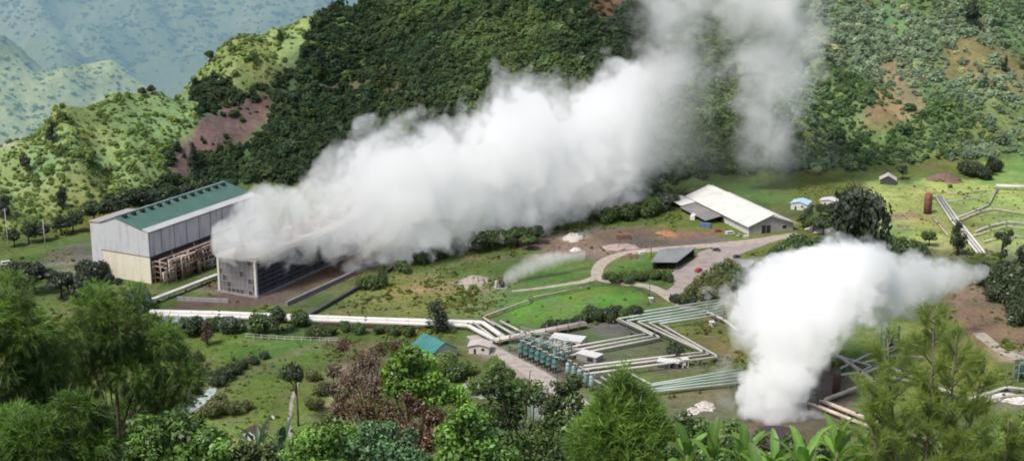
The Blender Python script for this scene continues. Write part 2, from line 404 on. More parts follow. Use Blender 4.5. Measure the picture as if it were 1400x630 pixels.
bp = N(nt, 'ShaderNodeBump', inp={'Height': n1.outputs[0], 'Strength': .8, 'Distance': 1.6}); nt.links.new(bp.outputs[0], bs.inputs['Normal'])
nt.links.new(mx.outputs[2], bs.inputs['Base Color']); nt.links.new(bs.outputs[0], out.inputs[0])
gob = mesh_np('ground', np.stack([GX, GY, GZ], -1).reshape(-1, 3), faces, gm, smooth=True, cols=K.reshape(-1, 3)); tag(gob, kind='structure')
# ------------------------------------------------------------------ far mountains
MT = {}
def mountains():
    ax = np.linspace(-3000, 1200, 300); ay = np.concatenate([np.linspace(1400, 3300, 130), np.linspace(3320, 5200, 110), np.linspace(5260, 7500, 30)])
    X, Y = np.meshgrid(ax, ay)
    # a near hazy spur and the great slope behind it
    valley = -640+.02*(X+1500)
    sk = X+.55*Y
    spurs = 1-np.abs(2*fbm(sk/1.0, Y*.28, 420, 62, 4)-1)
    far = valley+np.clip(Y-3300-.25*(X+900)+(fbm(X, Y, 900, 61, 3)-.5)*500+(spurs-.6)*330, 0, None)*.66
    # spur running down to the right
    cx = (X+900)/1000.; crest = -130-.36*np.clip(X+1150, 0, None)-.05*np.clip(-1150-X, 0, None)
    spur = crest-.7*np.abs(Y-2750-.3*(X+900)+(spurs-.5)*260)
    Z = np.maximum(np.maximum(valley, far), spur)
    rd = 1-np.abs(2*fbm(X, Y, 420, 65, 4)-1)
    Z = Z+(rd-.5)*120+(fbm(X, Y, 110, 67, 4)-.5)*90+(fbm(X, Y, 40, 68, 3)-.5)*26
    near = sstep(3700, 3000, Y)
    px, py = proj(X, Y, Z)
    lit = fbm(X, Y, 260, 71, 4)
    cf = np.stack([.045+.10*lit, .085+.11*lit, .05+.05*lit], -1)
    cn = np.stack([.08+.16*lit, .13+.16*lit, .06+.06*lit], -1)
    field = sstep(.5, .6, fbm(X, Y, 120, 77, 5))
    cn = cn*(1-field[..., None]*.6)+np.array((.33, .42, .26))*field[..., None]*.6
    cf = cf*(1-field[..., None]*.18)+np.array((.3, .3, .3))*field[..., None]*.18
    Cc = cf*(1-near[..., None])+cn*near[..., None]
    MT.update(X=X, Y=Y, Z=Z, C=Cc)
    i = np.arange(X.size).reshape(X.shape)
    f = np.stack([i[:-1, :-1], i[:-1, 1:], i[1:, 1:], i[1:, :-1]], -1).reshape(-1, 4)
    m, nt, out = mat_new('mountain_cover')
    at = N(nt, 'ShaderNodeAttribute', attribute_name='Col'); ge = N(nt, 'ShaderNodeNewGeometry')
    n1 = N(nt, 'ShaderNodeTexNoise', inp={'Vector': ge.outputs['Position'], 'Scale': .075, 'Detail': 6.0, 'Roughness': .8})
    v = mth(nt, 'MULTIPLY_ADD', n1.outputs[0], 1.7, .12)
    cb = N(nt, 'ShaderNodeCombineColor'); [nt.links.new(v, cb.inputs[k]) for k in range(3)]
    mx = N(nt, 'ShaderNodeMix', data_type='RGBA', blend_type='MULTIPLY', inp={'Factor': 1.0}); nt.links.new(at.outputs['Color'], mx.inputs[6]); nt.links.new(cb.outputs[0], mx.inputs[7])
    bs = N(nt, 'ShaderNodeBsdfDiffuse'); nt.links.new(mx.outputs[2], bs.inputs[0]); nt.links.new(bs.outputs[0], out.inputs[0])
    hm, hnt, hout = mat_new('haze_air')
    hv = N(hnt, 'ShaderNodeVolumeScatter', inp={'Color': (.38, .66, 1.0, 1), 'Density': .00036, 'Anisotropy': .2}); hnt.links.new(hv.outputs[0], hout.inputs['Volume'])
    hz = MB().box((-900, 3900, -440), (5600, 5200, 1120)).build('haze', hm); tag(hz, kind='structure')
    o = mesh_np('mountains', np.stack([X, Y, Z], -1).reshape(-1, 3), f, m, smooth=True, cols=Cc.reshape(-1, 3)); tag(o, kind='structure')
mountains()
# ------------------------------------------------------------------ vegetation generators (many small leaf faces)
def leaf_cloud(pts, nrm, size, aspect=1.6, rng=None, tilt=.7, droop=0.0):
    """one bent leaf (2 tris as a quad) per point; nrm = preferred facing"""
    n = len(pts); rng = rng or np.random
    d = nrm+rng.normal(0, tilt, (n, 3)); d /= np.linalg.norm(d, axis=1, keepdims=True)+1e-9
    t = rng.normal(0, 1, (n, 3)); t[:, 2] -= droop; t -= d*(t*d).sum(1, keepdims=True); t /= np.linalg.norm(t, axis=1, keepdims=True)+1e-9
    b = np.cross(d, t)
    s = (np.asarray(size)*(0.6+.8*rng.random(n)))[:, None]; w = s/aspect
    v = np.stack([pts-t*s*.5, pts+b*w*.5+d*s*.06, pts+t*s*.5-d*s*.1, pts-b*w*.5+d*s*.06], 1).reshape(-1, 3)
    f = np.arange(4*n).reshape(n, 4)
    return v, f
def crown_points(blobs, n, rng, shell=.55):
    """points spread through the blobs (x,y,z,rx,ry,rz), thicker near their surface; returns points, outward directions, shade 0..1"""
    w = np.array([b[3]*b[4]+b[4]*b[5]+b[3]*b[5] for b in blobs]); k = rng.choice(len(blobs), n, p=w/w.sum())
    B = np.array(blobs)[k]
    d = rng.normal(0, 1, (n, 3)); d /= np.linalg.norm(d, axis=1, keepdims=True)
    r = 1-(rng.random(n)**1.6)*shell
    r *= 1+rng.normal(0, .06, n)
    p = B[:, :3]+d*B[:, 3:6]*r[:, None]
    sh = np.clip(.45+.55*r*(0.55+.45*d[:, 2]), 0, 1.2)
    return p, d, sh, k
def far_bush(name, seed, n=170, lump=6, flat=.75, size=.4):
    rng = np.random.RandomState(seed)
    bl = []
    for i in range(lump):
        a = rng.random()*6.28; q = rng.random()**.6*.62; r = .3+.28*rng.random()
        bl.append((q*math.cos(a), q*math.sin(a), .42*flat+rng.random()*.45*flat, r, r, r*flat))
    bl.append((0, 0, .3, .62, .62, .42))
    p, d, sh, k = crown_points(bl, n, rng, .4)
    p[:, 2] = np.maximum(p[:, 2], .02)
    tone = (.75+.5*rng.random(len(bl)))[k]
    v, f = leaf_cloud(p, d*.9+np.array([0, 0, .7]), size, 1.2, rng, .4)
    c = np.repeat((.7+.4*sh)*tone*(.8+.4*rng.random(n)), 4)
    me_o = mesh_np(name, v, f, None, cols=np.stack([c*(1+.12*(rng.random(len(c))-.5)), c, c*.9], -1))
    COL.objects.unlink(me_o); return me_o
LEAF_I = leaf_mat('hill_leaves', transl=.42, attr='INSTANCER')
BUSH = [far_bush('bush_shape', 100+i, n=150+20*(i % 3), lump=5+i % 4, flat=[.75, .9, .65, 1.1, .8, 1.4][i]) for i in range(6)]
for b in BUSH: b.data.materials.append(LEAF_I)
bcol = bpy.data.collections.new('bush_shapes')
for b in BUSH: bcol.objects.link(b)
def scatter(name, pts, scale, tint, seed):
    me = bpy.data.meshes.new(name); n = len(pts)
    me.vertices.add(n); me.vertices.foreach_set('co', np.asarray(pts, np.float32).ravel())
    a = me.attributes.new('size', 'FLOAT_VECTOR', 'POINT'); a.data.foreach_set('vector', np.asarray(scale, np.float32).ravel())
    a = me.attributes.new('tint', 'FLOAT_COLOR', 'POINT'); c = np.ones((n, 4), np.float32); c[:, :3] = tint; a.data.foreach_set('color', c.ravel())
    rng = np.random.RandomState(seed)
    a = me.attributes.new('turn', 'FLOAT_VECTOR', 'POINT'); r = np.zeros((n, 3), np.float32); r[:, 2] = rng.random(n)*6.28; r[:, :2] = rng.normal(0, .15, (n, 2)); a.data.foreach_set('vector', r.ravel())
    o = link(name, me)
    ng = bpy.data.node_groups.new('scatter_'+name, 'GeometryNodeTree')
    ng.interface.new_socket('Geometry', in_out='INPUT', socket_type='NodeSocketGeometry'); ng.interface.new_socket('Geometry', in_out='OUTPUT', socket_type='NodeSocketGeometry')
    gi = ng.nodes.new('NodeGroupInput'); go = ng.nodes.new('NodeGroupOutput')
    ci = ng.nodes.new('GeometryNodeCollectionInfo'); ci.inputs['Collection'].default_value = bcol; ci.inputs['Separate Children'].default_value = True; ci.inputs['Reset Children'].default_value = True
    ip = ng.nodes.new('GeometryNodeInstanceOnPoints'); ip.inputs['Pick Instance'].default_value = True
    def att(nm, ty):
        q = ng.nodes.new('GeometryNodeInputNamedAttribute'); q.data_type = ty; q.inputs['Name'].default_value = nm; return q.outputs[0]
    ng.links.new(gi.outputs[0], ip.inputs['Points']); ng.links.new(ci.outputs[0], ip.inputs['Instance'])
    ng.links.new(att('size', 'FLOAT_VECTOR'), ip.inputs['Scale']); ng.links.new(att('turn', 'FLOAT_VECTOR'), ip.inputs['Rotation'])
    ri = ng.nodes.new('FunctionNodeRandomValue'); ri.data_type = 'INT'
    for s_ in ri.inputs:
        if s_.name == 'Min' and s_.type == 'INT': s_.default_value = 0
        if s_.name == 'Max' and s_.type == 'INT': s_.default_value = 5
        if s_.name == 'Seed': s_.default_value = seed
    io = [s_ for s_ in ri.outputs if s_.type == 'INT'][0]
    ng.links.new(io, ip.inputs['Instance Index']); ng.links.new(ip.outputs[0], go.inputs[0])
    md = o.modifiers.new('scatter', 'NODES'); md.node_group = ng
    tag(o, kind='stuff'); return o
# ------------------------------------------------------------------ the bush cover of the hills (nobody could count it)
rng = np.random.RandomState(5)
n = 150000
x = rng.uniform(-440, 500, n); y = rng.uniform(640, 1080, n); z = zt(x, y)
px, py = proj(x, y, z)
ok = (z > 2.6) & (px > -70) & (px < 1470) & (py > -45)
x, y, z, px, py = [q[ok] for q in (x, y, z, px, py)]
# drop what lies on the far side of the ridge
e = 6.0; dzdy = (zt(x, y+e)-zt(x, y-e))/(2*e); dzdx = (zt(x+e, y)-zt(x-e, y))/(2*e)
facing = (-dzdx*(0-x)-dzdy*(0-y)+(H-z)) > -40
x, y, z, px, py = [q[facing] for q in (x, y, z, px, py)]
qx = px+(fbm(x, y, 40, 21, 4)-.5)*70; qy = py+(fbm(x, y, 40, 22, 4)-.5)*50
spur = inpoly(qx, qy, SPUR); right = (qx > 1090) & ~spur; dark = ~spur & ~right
land = inpoly(px, py, LAND)
bare = inpoly(px, py, [(1195, 95), (1225, 75), (1262, 118), (1265, 150), (1225, 168), (1175, 172), (1195, 150)]) | inpoly(px, py, [(1305, 55), (1340, 50), (1400, 85), (1400, 135), (1350, 115), (1290, 105)])
bare |= inpoly(px, py, [(330, 130), (375, 119), (420, 112), (500, 107), (560, 110), (570, 122), (480, 121), (400, 127)]) | inpoly(px, py, [(800, 0), (870, -20), (860, 20), (810, 30)])
cl = fbm(x, y, 26, 81, 4); cl2 = fbm(x, y, 60, 83, 3)
keep = rng.random(len(x)) < np.where(spur, np.clip(.2+1.5*(cl-.42), .08, .75), np.where(right, np.clip(.4+1.6*(cl-.42), .1, .85), np.clip(.75-1.6*(cl2-.5), .25, .85)))
keep &= ~(land & (rng.random(len(x)) < .93)) & ~(bare & (rng.random(len(x)) < .78))
x, y, z, px, py, spur, right, dark, cl, cl2 = [q[keep] for q in (x, y, z, px, py, spur, right, dark, cl, cl2)]
m = len(x); rr = rng.random(m)
tl = np.where(spur[:, None], np.array((.41, .50, .22)), np.where(right[:, None], np.array((.34, .43, .33)), np.array((.165, .24, .11))))  # hill tints lightened and greyed, distance haze put into the colour
td = np.where(spur[:, None], np.array((.23, .325, .13)), np.where(right[:, None], np.array((.14, .23, .11)), np.array((.06, .1, .062))))  # centre forest tint also carries the cloud shadow as darker colour
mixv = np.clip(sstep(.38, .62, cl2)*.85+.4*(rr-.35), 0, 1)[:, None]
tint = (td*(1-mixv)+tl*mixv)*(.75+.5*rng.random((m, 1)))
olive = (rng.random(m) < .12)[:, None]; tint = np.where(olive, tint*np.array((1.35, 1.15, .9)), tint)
lg = np.exp(rng.normal(0, .42, m)); s = np.clip(np.where(spur, 1.35*lg, np.where(right, 2.0*lg*(.7+.7*cl2), 2.5*lg*(.65+.8*cl2))), .6, 7.5)
scale = np.stack([s*(.75+.5*rng.random(m)), s*(.75+.5*rng.random(m)), s*(.6+.8*rng.random(m)**1.5)], -1)
P3 = np.stack([x, y, z-.25*s], -1)
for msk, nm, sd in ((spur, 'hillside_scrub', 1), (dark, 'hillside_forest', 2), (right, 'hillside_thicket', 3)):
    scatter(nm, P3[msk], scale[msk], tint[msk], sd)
# woods and scrub of the far mountains
rng = np.random.RandomState(15); n = 220000
mx_, my_, mz_, mc_ = MT['X'], MT['Y'], MT['Z'], MT['C']
ii = rng.randint(0, mx_.shape[0]-1, n); jj = rng.randint(0, mx_.shape[1]-1, n); u = rng.random(n); v = rng.random(n)
lerp = lambda a: (a[ii, jj]*(1-u)+a[ii, jj+1]*u)*(1-v)+(a[ii+1, jj]*(1-u)+a[ii+1, jj+1]*u)*v
x, y, z = lerp(mx_), lerp(my_), lerp(mz_); c = mc_[ii, jj]; px, py = proj(x, y, z)
ok = (px > -60) & (px < 560) & (py > -40) & (py < 260) & (rng.random(n) < np.clip(.15+1.8*(fbm(x, y, 150, 19, 4)-.38), .08, .8))
x, y, z, c = x[ok], y[ok], z[ok], c[ok]; m = len(x); s = (2.6+4.5*rng.random(m)**2.5)*np.where(y > 3300, 1.5, 1.0)
scatter('far_woodland', np.stack([x, y, z-.3*s], -1), np.stack([s*1.2, s*1.2, s*.8], -1), c*np.array((1.35, 1.5, 1.35))*(.8+.5*rng.random((m, 1))), 4)
print('far', m)
# ------------------------------------------------------------------ shared surfaces
GREYCLAD = surf('grey_cladding', (.53, .54, .565), .6, .12, .25, stain=(.3, .29, .29), stain_amt=.45, streak=True, corr=(0, .9))
GREYCLADY = surf('grey_cladding_side', (.66, .65, .68), .6, .14, .25, stain=(.27, .25, .26), stain_amt=.55, streak=True, corr=(1, .9))  # side copy of the cladding, lightened in colour to offset weaker sun
CREAM = surf('cream_wall', (.66, .62, .50), .8, .12, .3, stain=(.45, .40, .32), stain_amt=.35, streak=True)
GREENROOF = surf('green_roof', (.075, .155, .125), .5, .16, .25, stain=(.14, .22, .18), stain_amt=.4, corr=(1, 1.1))
CONC = surf('concrete', (.28, .265, .26), .9, .2, .5, stain=(.16, .145, .14), stain_amt=.6, streak=True)
CONCW = surf('pale_concrete', (.56, .54, .49), .85, .18, .5, stain=(.33, .3, .26), stain_amt=.5)
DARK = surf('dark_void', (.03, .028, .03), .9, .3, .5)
DARKSTEEL = surf('dark_steel', (.07, .065, .07), .6, .3, .5)
RUST = surf('rusty_steel', (.2, .115, .09), .85, .35, .8, stain=(.07, .045, .04), stain_amt=.7)
RUSTL = surf('rust_tan_steel', (.42, .32, .26), .8, .3, .8, stain=(.15, .08, .06), stain_amt=.7)
TIMBER = surf('brown_timber', (.14, .10, .09), .9, .3, .6)
WHITE = surf('white_paint', (.62, .61, .58), .55, .12, .4, stain=(.45, .40, .34), stain_amt=.4)
PIPEW = surf('pale_insulation', (.5, .48, .44), .5, .15, .5, stain=(.35, .3, .25), stain_amt=.5)
PIPEP = surf('pinkish_insulation', (.56, .46, .39), .55, .18, .5, stain=(.34, .22, .17), stain_amt=.55)
PIPET = surf('teal_pipe_paint', (.34, .42, .37), .5, .18, .5, stain=(.5, .52, .47), stain_amt=.55)
TEALV = surf('dark_teal_paint', (.035, .10, .10), .5, .3, .8, stain=(.075, .14, .13), stain_amt=.6)
TEALL = surf('light_teal_paint', (.21, .32, .29), .5, .25, .8, stain=(.1, .2, .18), stain_amt=.5)
BLUEL = surf('light_blue_paint', (.3, .41, .45), .5, .2, .8, stain=(.2, .3, .33), stain_amt=.5)
TEALROOF = surf('teal_roof', (.06, .22, .20), .5, .18, .5, stain=(.03, .13, .12), stain_amt=.5, corr=(0, .8))
WROOF = surf('white_roof_sheet', (.68, .66, .62), .5, .10, .2, stain=(.5, .47, .42), stain_amt=.5, corr=(1, 1.1))
GROOF = surf('grey_roof_sheet', (.21, .205, .20), .6, .15, .3, stain=(.33, .31, .29), stain_amt=.5, corr=(1, 1.1))
SHEDROOF = surf('slate_roof_sheet', (.24, .25, .26), .55, .15, .3, stain=(.14, .13, .13), stain_amt=.6, corr=(0, 1.0))
BROWNTRIM = surf('brown_trim', (.15, .09, .07), .7, .2, .5)
REDP = surf('red_paint', (.42, .035, .04), .4, .15, .6)
GLASS = surf('dark_glass', (.02, .025, .03), .12, .1, .4)
TYRE = surf('rubber', (.02, .02, .02), .9, .1, .6)
ROAD = surf('gravel_road_surface', (.40, .345, .29), .95, .4, .5, stain=(.2, .18, .11), stain_scale=.3, stain_amt=.7)
YARD = surf('yard_surface', (.33, .285, .265), .95, .35, .4, stain=(.19, .15, .13), stain_scale=.2, stain_amt=.7)
AZ = R(27)
U = np.array([math.sin(AZ), math.cos(AZ), 0]); V = np.array([-math.cos(AZ), math.sin(AZ), 0])
def col_of(p): return float(proj(np.float64(p[0]), np.float64(p[1]), np.float64(p[2]))[0])
def solve_len(P, d, px, lo=0, hi=300):
    s = 1 if col_of(P+d*hi) > col_of(P+d*lo) else -1
    for _ in range(50):
        m = (lo+hi)/2
        if (col_of(P+d*m)-px)*s < 0: lo = m
        else: hi = m
    return (lo+hi)/2
def zat(px, py, Y): return float(A(px, py, Y)[2])
# ------------------------------------------------------------------ power house
def power_house():
    P = G(207, 388); W = solve_len(P, V, 142); L = solve_len(P, U, 352)
    ze = zat(207, 317, P[1]); zm = zat(207, 352, P[1])
    t = empty('power_house', P, -AZ); tag(t, 'long power house with green roof, grey cladding and cream base on its end wall', 'building')
    zr = ze+4.6; xr = -.66*W
    # end wall
    MB().box((-W/2, .15, zm/2), (W, .3, zm)).build('end_wall_base', CREAM, t)
    m = MB(); m.add([(-W-.05, -.06, zm), (.05, -.06, zm), (.05, -.06, ze), (xr, -.06, zr-.1), (-W-.05, -.06, ze+1.2), (-W-.05, .4, zm), (.05, .4, zm), (.05, .4, ze), (xr, .4, zr-.1), (-W-.05, .4, ze+1.2)],
          [(0, 1, 2, 3, 4), (9, 8, 7, 6, 5), (0, 5, 6, 1), (1, 6, 7, 2), (2, 7, 8, 3), (3, 8, 9, 4), (4, 9, 5, 0)])
    e = m.build('end_wall_cladding', GREYCLAD, t)
    MB().box((-W/2, -.1, zm+.1), (W+.2, .18, .25)).build('flashing_strip', BROWNTRIM, e)
    # long side: cladding above, open below
    s = MB().box((-.15, L/2+.4, (zm+ze)/2-.3), (.3, L-.8, ze-zm-.6)).build('side_cladding', GREYCLADY, t)
    mm = MB()
    for k in range(1, 9): MB().box((.04, L*k/9, (zm+ze)/2-.3), (.12, .22, ze-zm-.7)).build('cladding_joint', DARKSTEEL, s)
    MB().box((.12, L/2, zm-.12), (.5, L, .4)).build('side_girder', DARKSTEEL, t)
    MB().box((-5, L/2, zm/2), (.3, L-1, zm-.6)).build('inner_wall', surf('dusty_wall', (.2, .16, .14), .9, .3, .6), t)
    MB().box((-W+.15, L/2, ze/2), (.3, L, ze)).build('back_wall', GREYCLADY, t)
    MB().box((-W/2, L-.2, ze/2+.3), (W-1, .3, ze-1)).build('far_end_wall', GREYCLAD, t)
    nC = 10
    for k in range(nC+1):
        MB().box((-.45, max(.6, L*k/nC-.3), zm/2-.1), (.6, .6, zm-.35)).build('column', CONCW if k % 2 == 0 else RUST, t)
    # eave: pale strip and brown gutter
    MB().hull([(.1, -.5, ze-.2), (.9, -.5, ze-.35), (.9, L+.5, ze-.35), (.1, L+.5, ze-.2)], .25).build('gutter', BROWNTRIM, t)
    MB().hull([(-3.0, -.45, ze+.95), (.8, -.45, ze-.1), (.8, L+.45, ze-.1), (-3.0, L+.45, ze+.95)], .2).build('eave_strip', surf('faded_strip', (.5, .5, .5), .6, .15, .3, stain=(.34, .34, .34), stain_amt=.5, corr=(1, 1.1)), t)
    # roof
    k = (zr-ze)/(-xr)
    r1 = MB().hull([(xr, -.6, zr+.25), (-3.02, -.6, ze+3.02*k+.12), (-3.02, L+.6, ze+3.02*k+.12), (xr, L+.6, zr+.25)], .25).build('roof', GREENROOF, t)
    MB().hull([(-W-.5, -.6, ze+1.1), (xr-.02, -.6, zr+.25), (xr-.02, L+.6, zr+.25), (-W-.5, L+.6, ze+1.1)], .25).build('roof', GREENROOF, t)
    MB().box((xr, L/2, zr+.38), (1.2, L+1, .3)).build('ridge_cap', TEALL, r1)
    for i in range(13):
        y = 3.0+(L-8)*i/12.0
        vb = MB(); vb.box((xr+2.9, y, zr+.15), (1.9, 1.7, 1.3)); vb.add([(xr+1.9, y-1.1, zr+.85), (xr+4.1, y-1.1, zr+.7), (xr+4.1, y+1.1, zr+.7), (xr+1.9, y+1.1, zr+.85), (xr+3.0, y, zr+1.25)], [(0, 1, 4), (1, 2, 4), (2, 3, 4), (3, 0, 4), (3, 2, 1, 0)])
        vb.build('roof_vent', DARK, r1)
    # small door and vents on the end wall
    # annex on the far-left flank
    P2 = (-W-.0, 0)
    Wa = 12.0; La = 26; ya = 6.0; za = ze-1.2
    MB().box((-W-Wa/2, ya+La/2, za/2+1.8), (Wa-.05, La, za-3.4)).build('annex_cladding', GREYCLAD, t)
    MB().box((-W-Wa/2, ya+La/2, 1.2), (Wa-.6, La-.6, 2.5)).build('annex_base', CONCW, t)
    MB().hull([(-W-Wa-.5, ya-.5, za+.2), (-W-.02, ya-.5, za+1.0), (-W-.02, ya+La, za+1.0), (-W-Wa-.5, ya+La, za+.2)], .35).build('annex_roof', surf('pinkish_roof', (.42, .34, .33), .6, .15, .3, corr=(0, 1.0)), t)
    w_ = MB(); w_.box((-W-Wa*.62, ya-.05, 4.3), (2.0, .16, 1.1)); w_.build('window', GLASS, t)
    return t, P, W, L, ze, zm
ph, PH, PW_, PL, pze, pzm = power_house()
# ------------------------------------------------------------------ pipe rack beside the power house
def pipe_rack():
    t = empty('pipe_rack', PH, -AZ); tag(t, 'tangle of rusty pipes, beams and vessels along the open side of the power house', 'pipe rack')
    rg = random.Random(11)
    for y in np.arange(2, 62, 6.0):
        for x in (1.0, 8.0):
            MB().box((x, y, 5.2), (.4, .4, 10.4)).build('post', RUST, t)
    for z in (2.6, 5.2, 7.9, 10.2):
        m = MB()
        for y in np.arange(2, 62, 6.0): m.box((4.5, y, z+.25), (7.6, .3, .35))
        for x in (.85, 8.15): m.box((x, 29, z), (.25, 57, .3))
        m.build('beam', RUST if z < 6 else RUSTL, t)
    for k in range(90):
        x = -2.5+11.5*rg.random(); z = rg.choice((1.2, 3.0, 3.4, 4.4, 5.6, 6.1, 7.2, 8.4, 8.8, 9.6, 10.7, 11.2)); y0 = 1+rg.random()*36; y1 = y0+8+rg.random()*22; r = .18+.34*rg.random()
        y1 = min(y1, 62)
        MB().tube([(x, y0, .2), (x, y0, z), (x, y1, z), (x+rg.choice((-1, 1)), y1, z), (x+rg.choice((-1, 1)), y1+.5, .3)], r, 7).build('pipe', rg.choice((RUSTL, RUSTL, RUST, PIPEP, PIPEW, PIPEW)), t)
    for k, (x, y, r, h) in enumerate(((5.5, 8, 1.3, 5.0), (7.5, 16, 1.5, 3.6), (7.6, 24, 1.2, 5.6), (8.0, 33, 1.4, 4.2), (4, 42, 1.5, 6))):
        MB().lathe([(0, .2), (r, .2), (r, h), (r*.7, h+.6), (0, h+.8)], (x, y, 0), 14).build('vessel', (PIPEW, RUST, PIPEP, BLUEL, RUSTL)[k], t)
    for k in range(7):
        y = 5+k*7.5
        MB().tube([(2.5, y, 8.0), (2.5, y, 10.2), (.4, y, 10.2)], .3, 7).build('riser', RUSTL, t)
    for y in (12, 27, 40):
        m = MB(); m.box((4, y, 8.25), (4.5, 4.5, .15))
        for a, b in ((-2.2, -2.2), (2.2, -2.2), (2.2, 2.2), (-2.2, 2.2)): m.box((4+a, y+b, 8.85), (.1, .1, 1.1))
        for z in (8.85, 9.35): m.box((4, y-2.2, z), (4.4, .08, .08)); m.box((6.2, y, z), (.08, 4.4, .08))
        m.build('walkway', RUSTL, t)
pipe_rack()
# ------------------------------------------------------------------ cooling tower
def cooling_tower():
    P = G(352, 407); W = solve_len(P, V, 300); h = zat(352, 357, P[1]); L = 84.0
    t = empty('cooling_tower', P, -AZ); tag(t, 'grey concrete cooling tower with pale corner posts, its top hidden in steam', 'cooling tower')
    MB().box((-W/2, L/2, .4), (W+1.5, L+1.5, .8)).build('basin', CONC, t)
    e = MB().box((-W/2, .2, h/2), (W-1.0, .5, h-1.0)).build('end_panel', surf('mottled_concrete', (.19, .175, .185), .9, .35, .6, stain=(.1, .09, .095), stain_amt=.75), t)
    m = MB()
    for i in range(1, 9): m.box((-W*i/9., -.12, h/2), (.28, .2, h-1.2))
    for k in range(1, 6): m.box((-W/2, -.16, h*k/6.), (W-1, .2, .22))
    m.build('panel_rib', CONC, e)
    rg = random.Random(4)
    for k in sorted(rg.sample(range(54), 14)): MB().box((-W*(k % 9+.5)/9., -.085, h*(k//9+.5)/6.), (W/9*.8, .1, h/6*.75)).build('louvre', DARKSTEEL, e)
    for x, y in ((-.4, 0), (-W+.4, 0), (-.4, L), (-W+.4, L)):
        MB().box((x, y, h/2), (1.1, 1.1, h)).build('corner_post', CONCW, t)
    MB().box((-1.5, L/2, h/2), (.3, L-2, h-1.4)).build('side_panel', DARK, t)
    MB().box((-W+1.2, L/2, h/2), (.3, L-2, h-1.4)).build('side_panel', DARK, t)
    for k in range(1, 13):
        MB().box((-.45, L*k/13., h/2), (.55, .5, h-.6)).build('column', surf('shaded_concrete', (.07, .065, .07), .8, .3, .6), t)  # long side painted dark, its shade put into the column colour
    for k in range(1, 8):
        m = MB().hull([(-1.2, 1, h*k/8.+.7), (.25, 1, h*k/8.-.5), (.25, L-1, h*k/8.-.5), (-1.2, L-1, h*k/8.+.7)], .12); m.build('louvre', DARKSTEEL, t)
    MB().box((-W/2, L/2, h-.1), (W+1.4, L+1.4, .8)).build('deck', surf('beige_deck', (.5, .44, .36), .85, .2, .5), t)
    m = MB()
    for a, b in (((.5, -.5), (.5, L+.5)), ((-W-.5, -.5), (.5, -.5)), ((-W-.5, -.5), (-W-.5, L+.5))):
        for z in (.9, 1.4): m.tube([(a[0], a[1], h+z-.1), (b[0], b[1], h+z-.1)], .06, 4)
    for k in range(15): m.box((.5, L*k/14., h+.85), (.1, .1, 1.2))
    m.build('railing', RUST, t)
    for k in range(6):
        c = (-W/2, 7+k*14.0, h)
        MB().lathe([(5.2, .25), (4.6, 1.4), (4.4, 2.6), (4.8, 4.2), (4.6, 4.2), (4.2, 2.6), (4.4, 1.4), (5.0, .25)], c, 24).build('fan_stack', RUST, t)
    return P, W, L, h
CTP, CTW, CTL, CTH = cooling_tower()
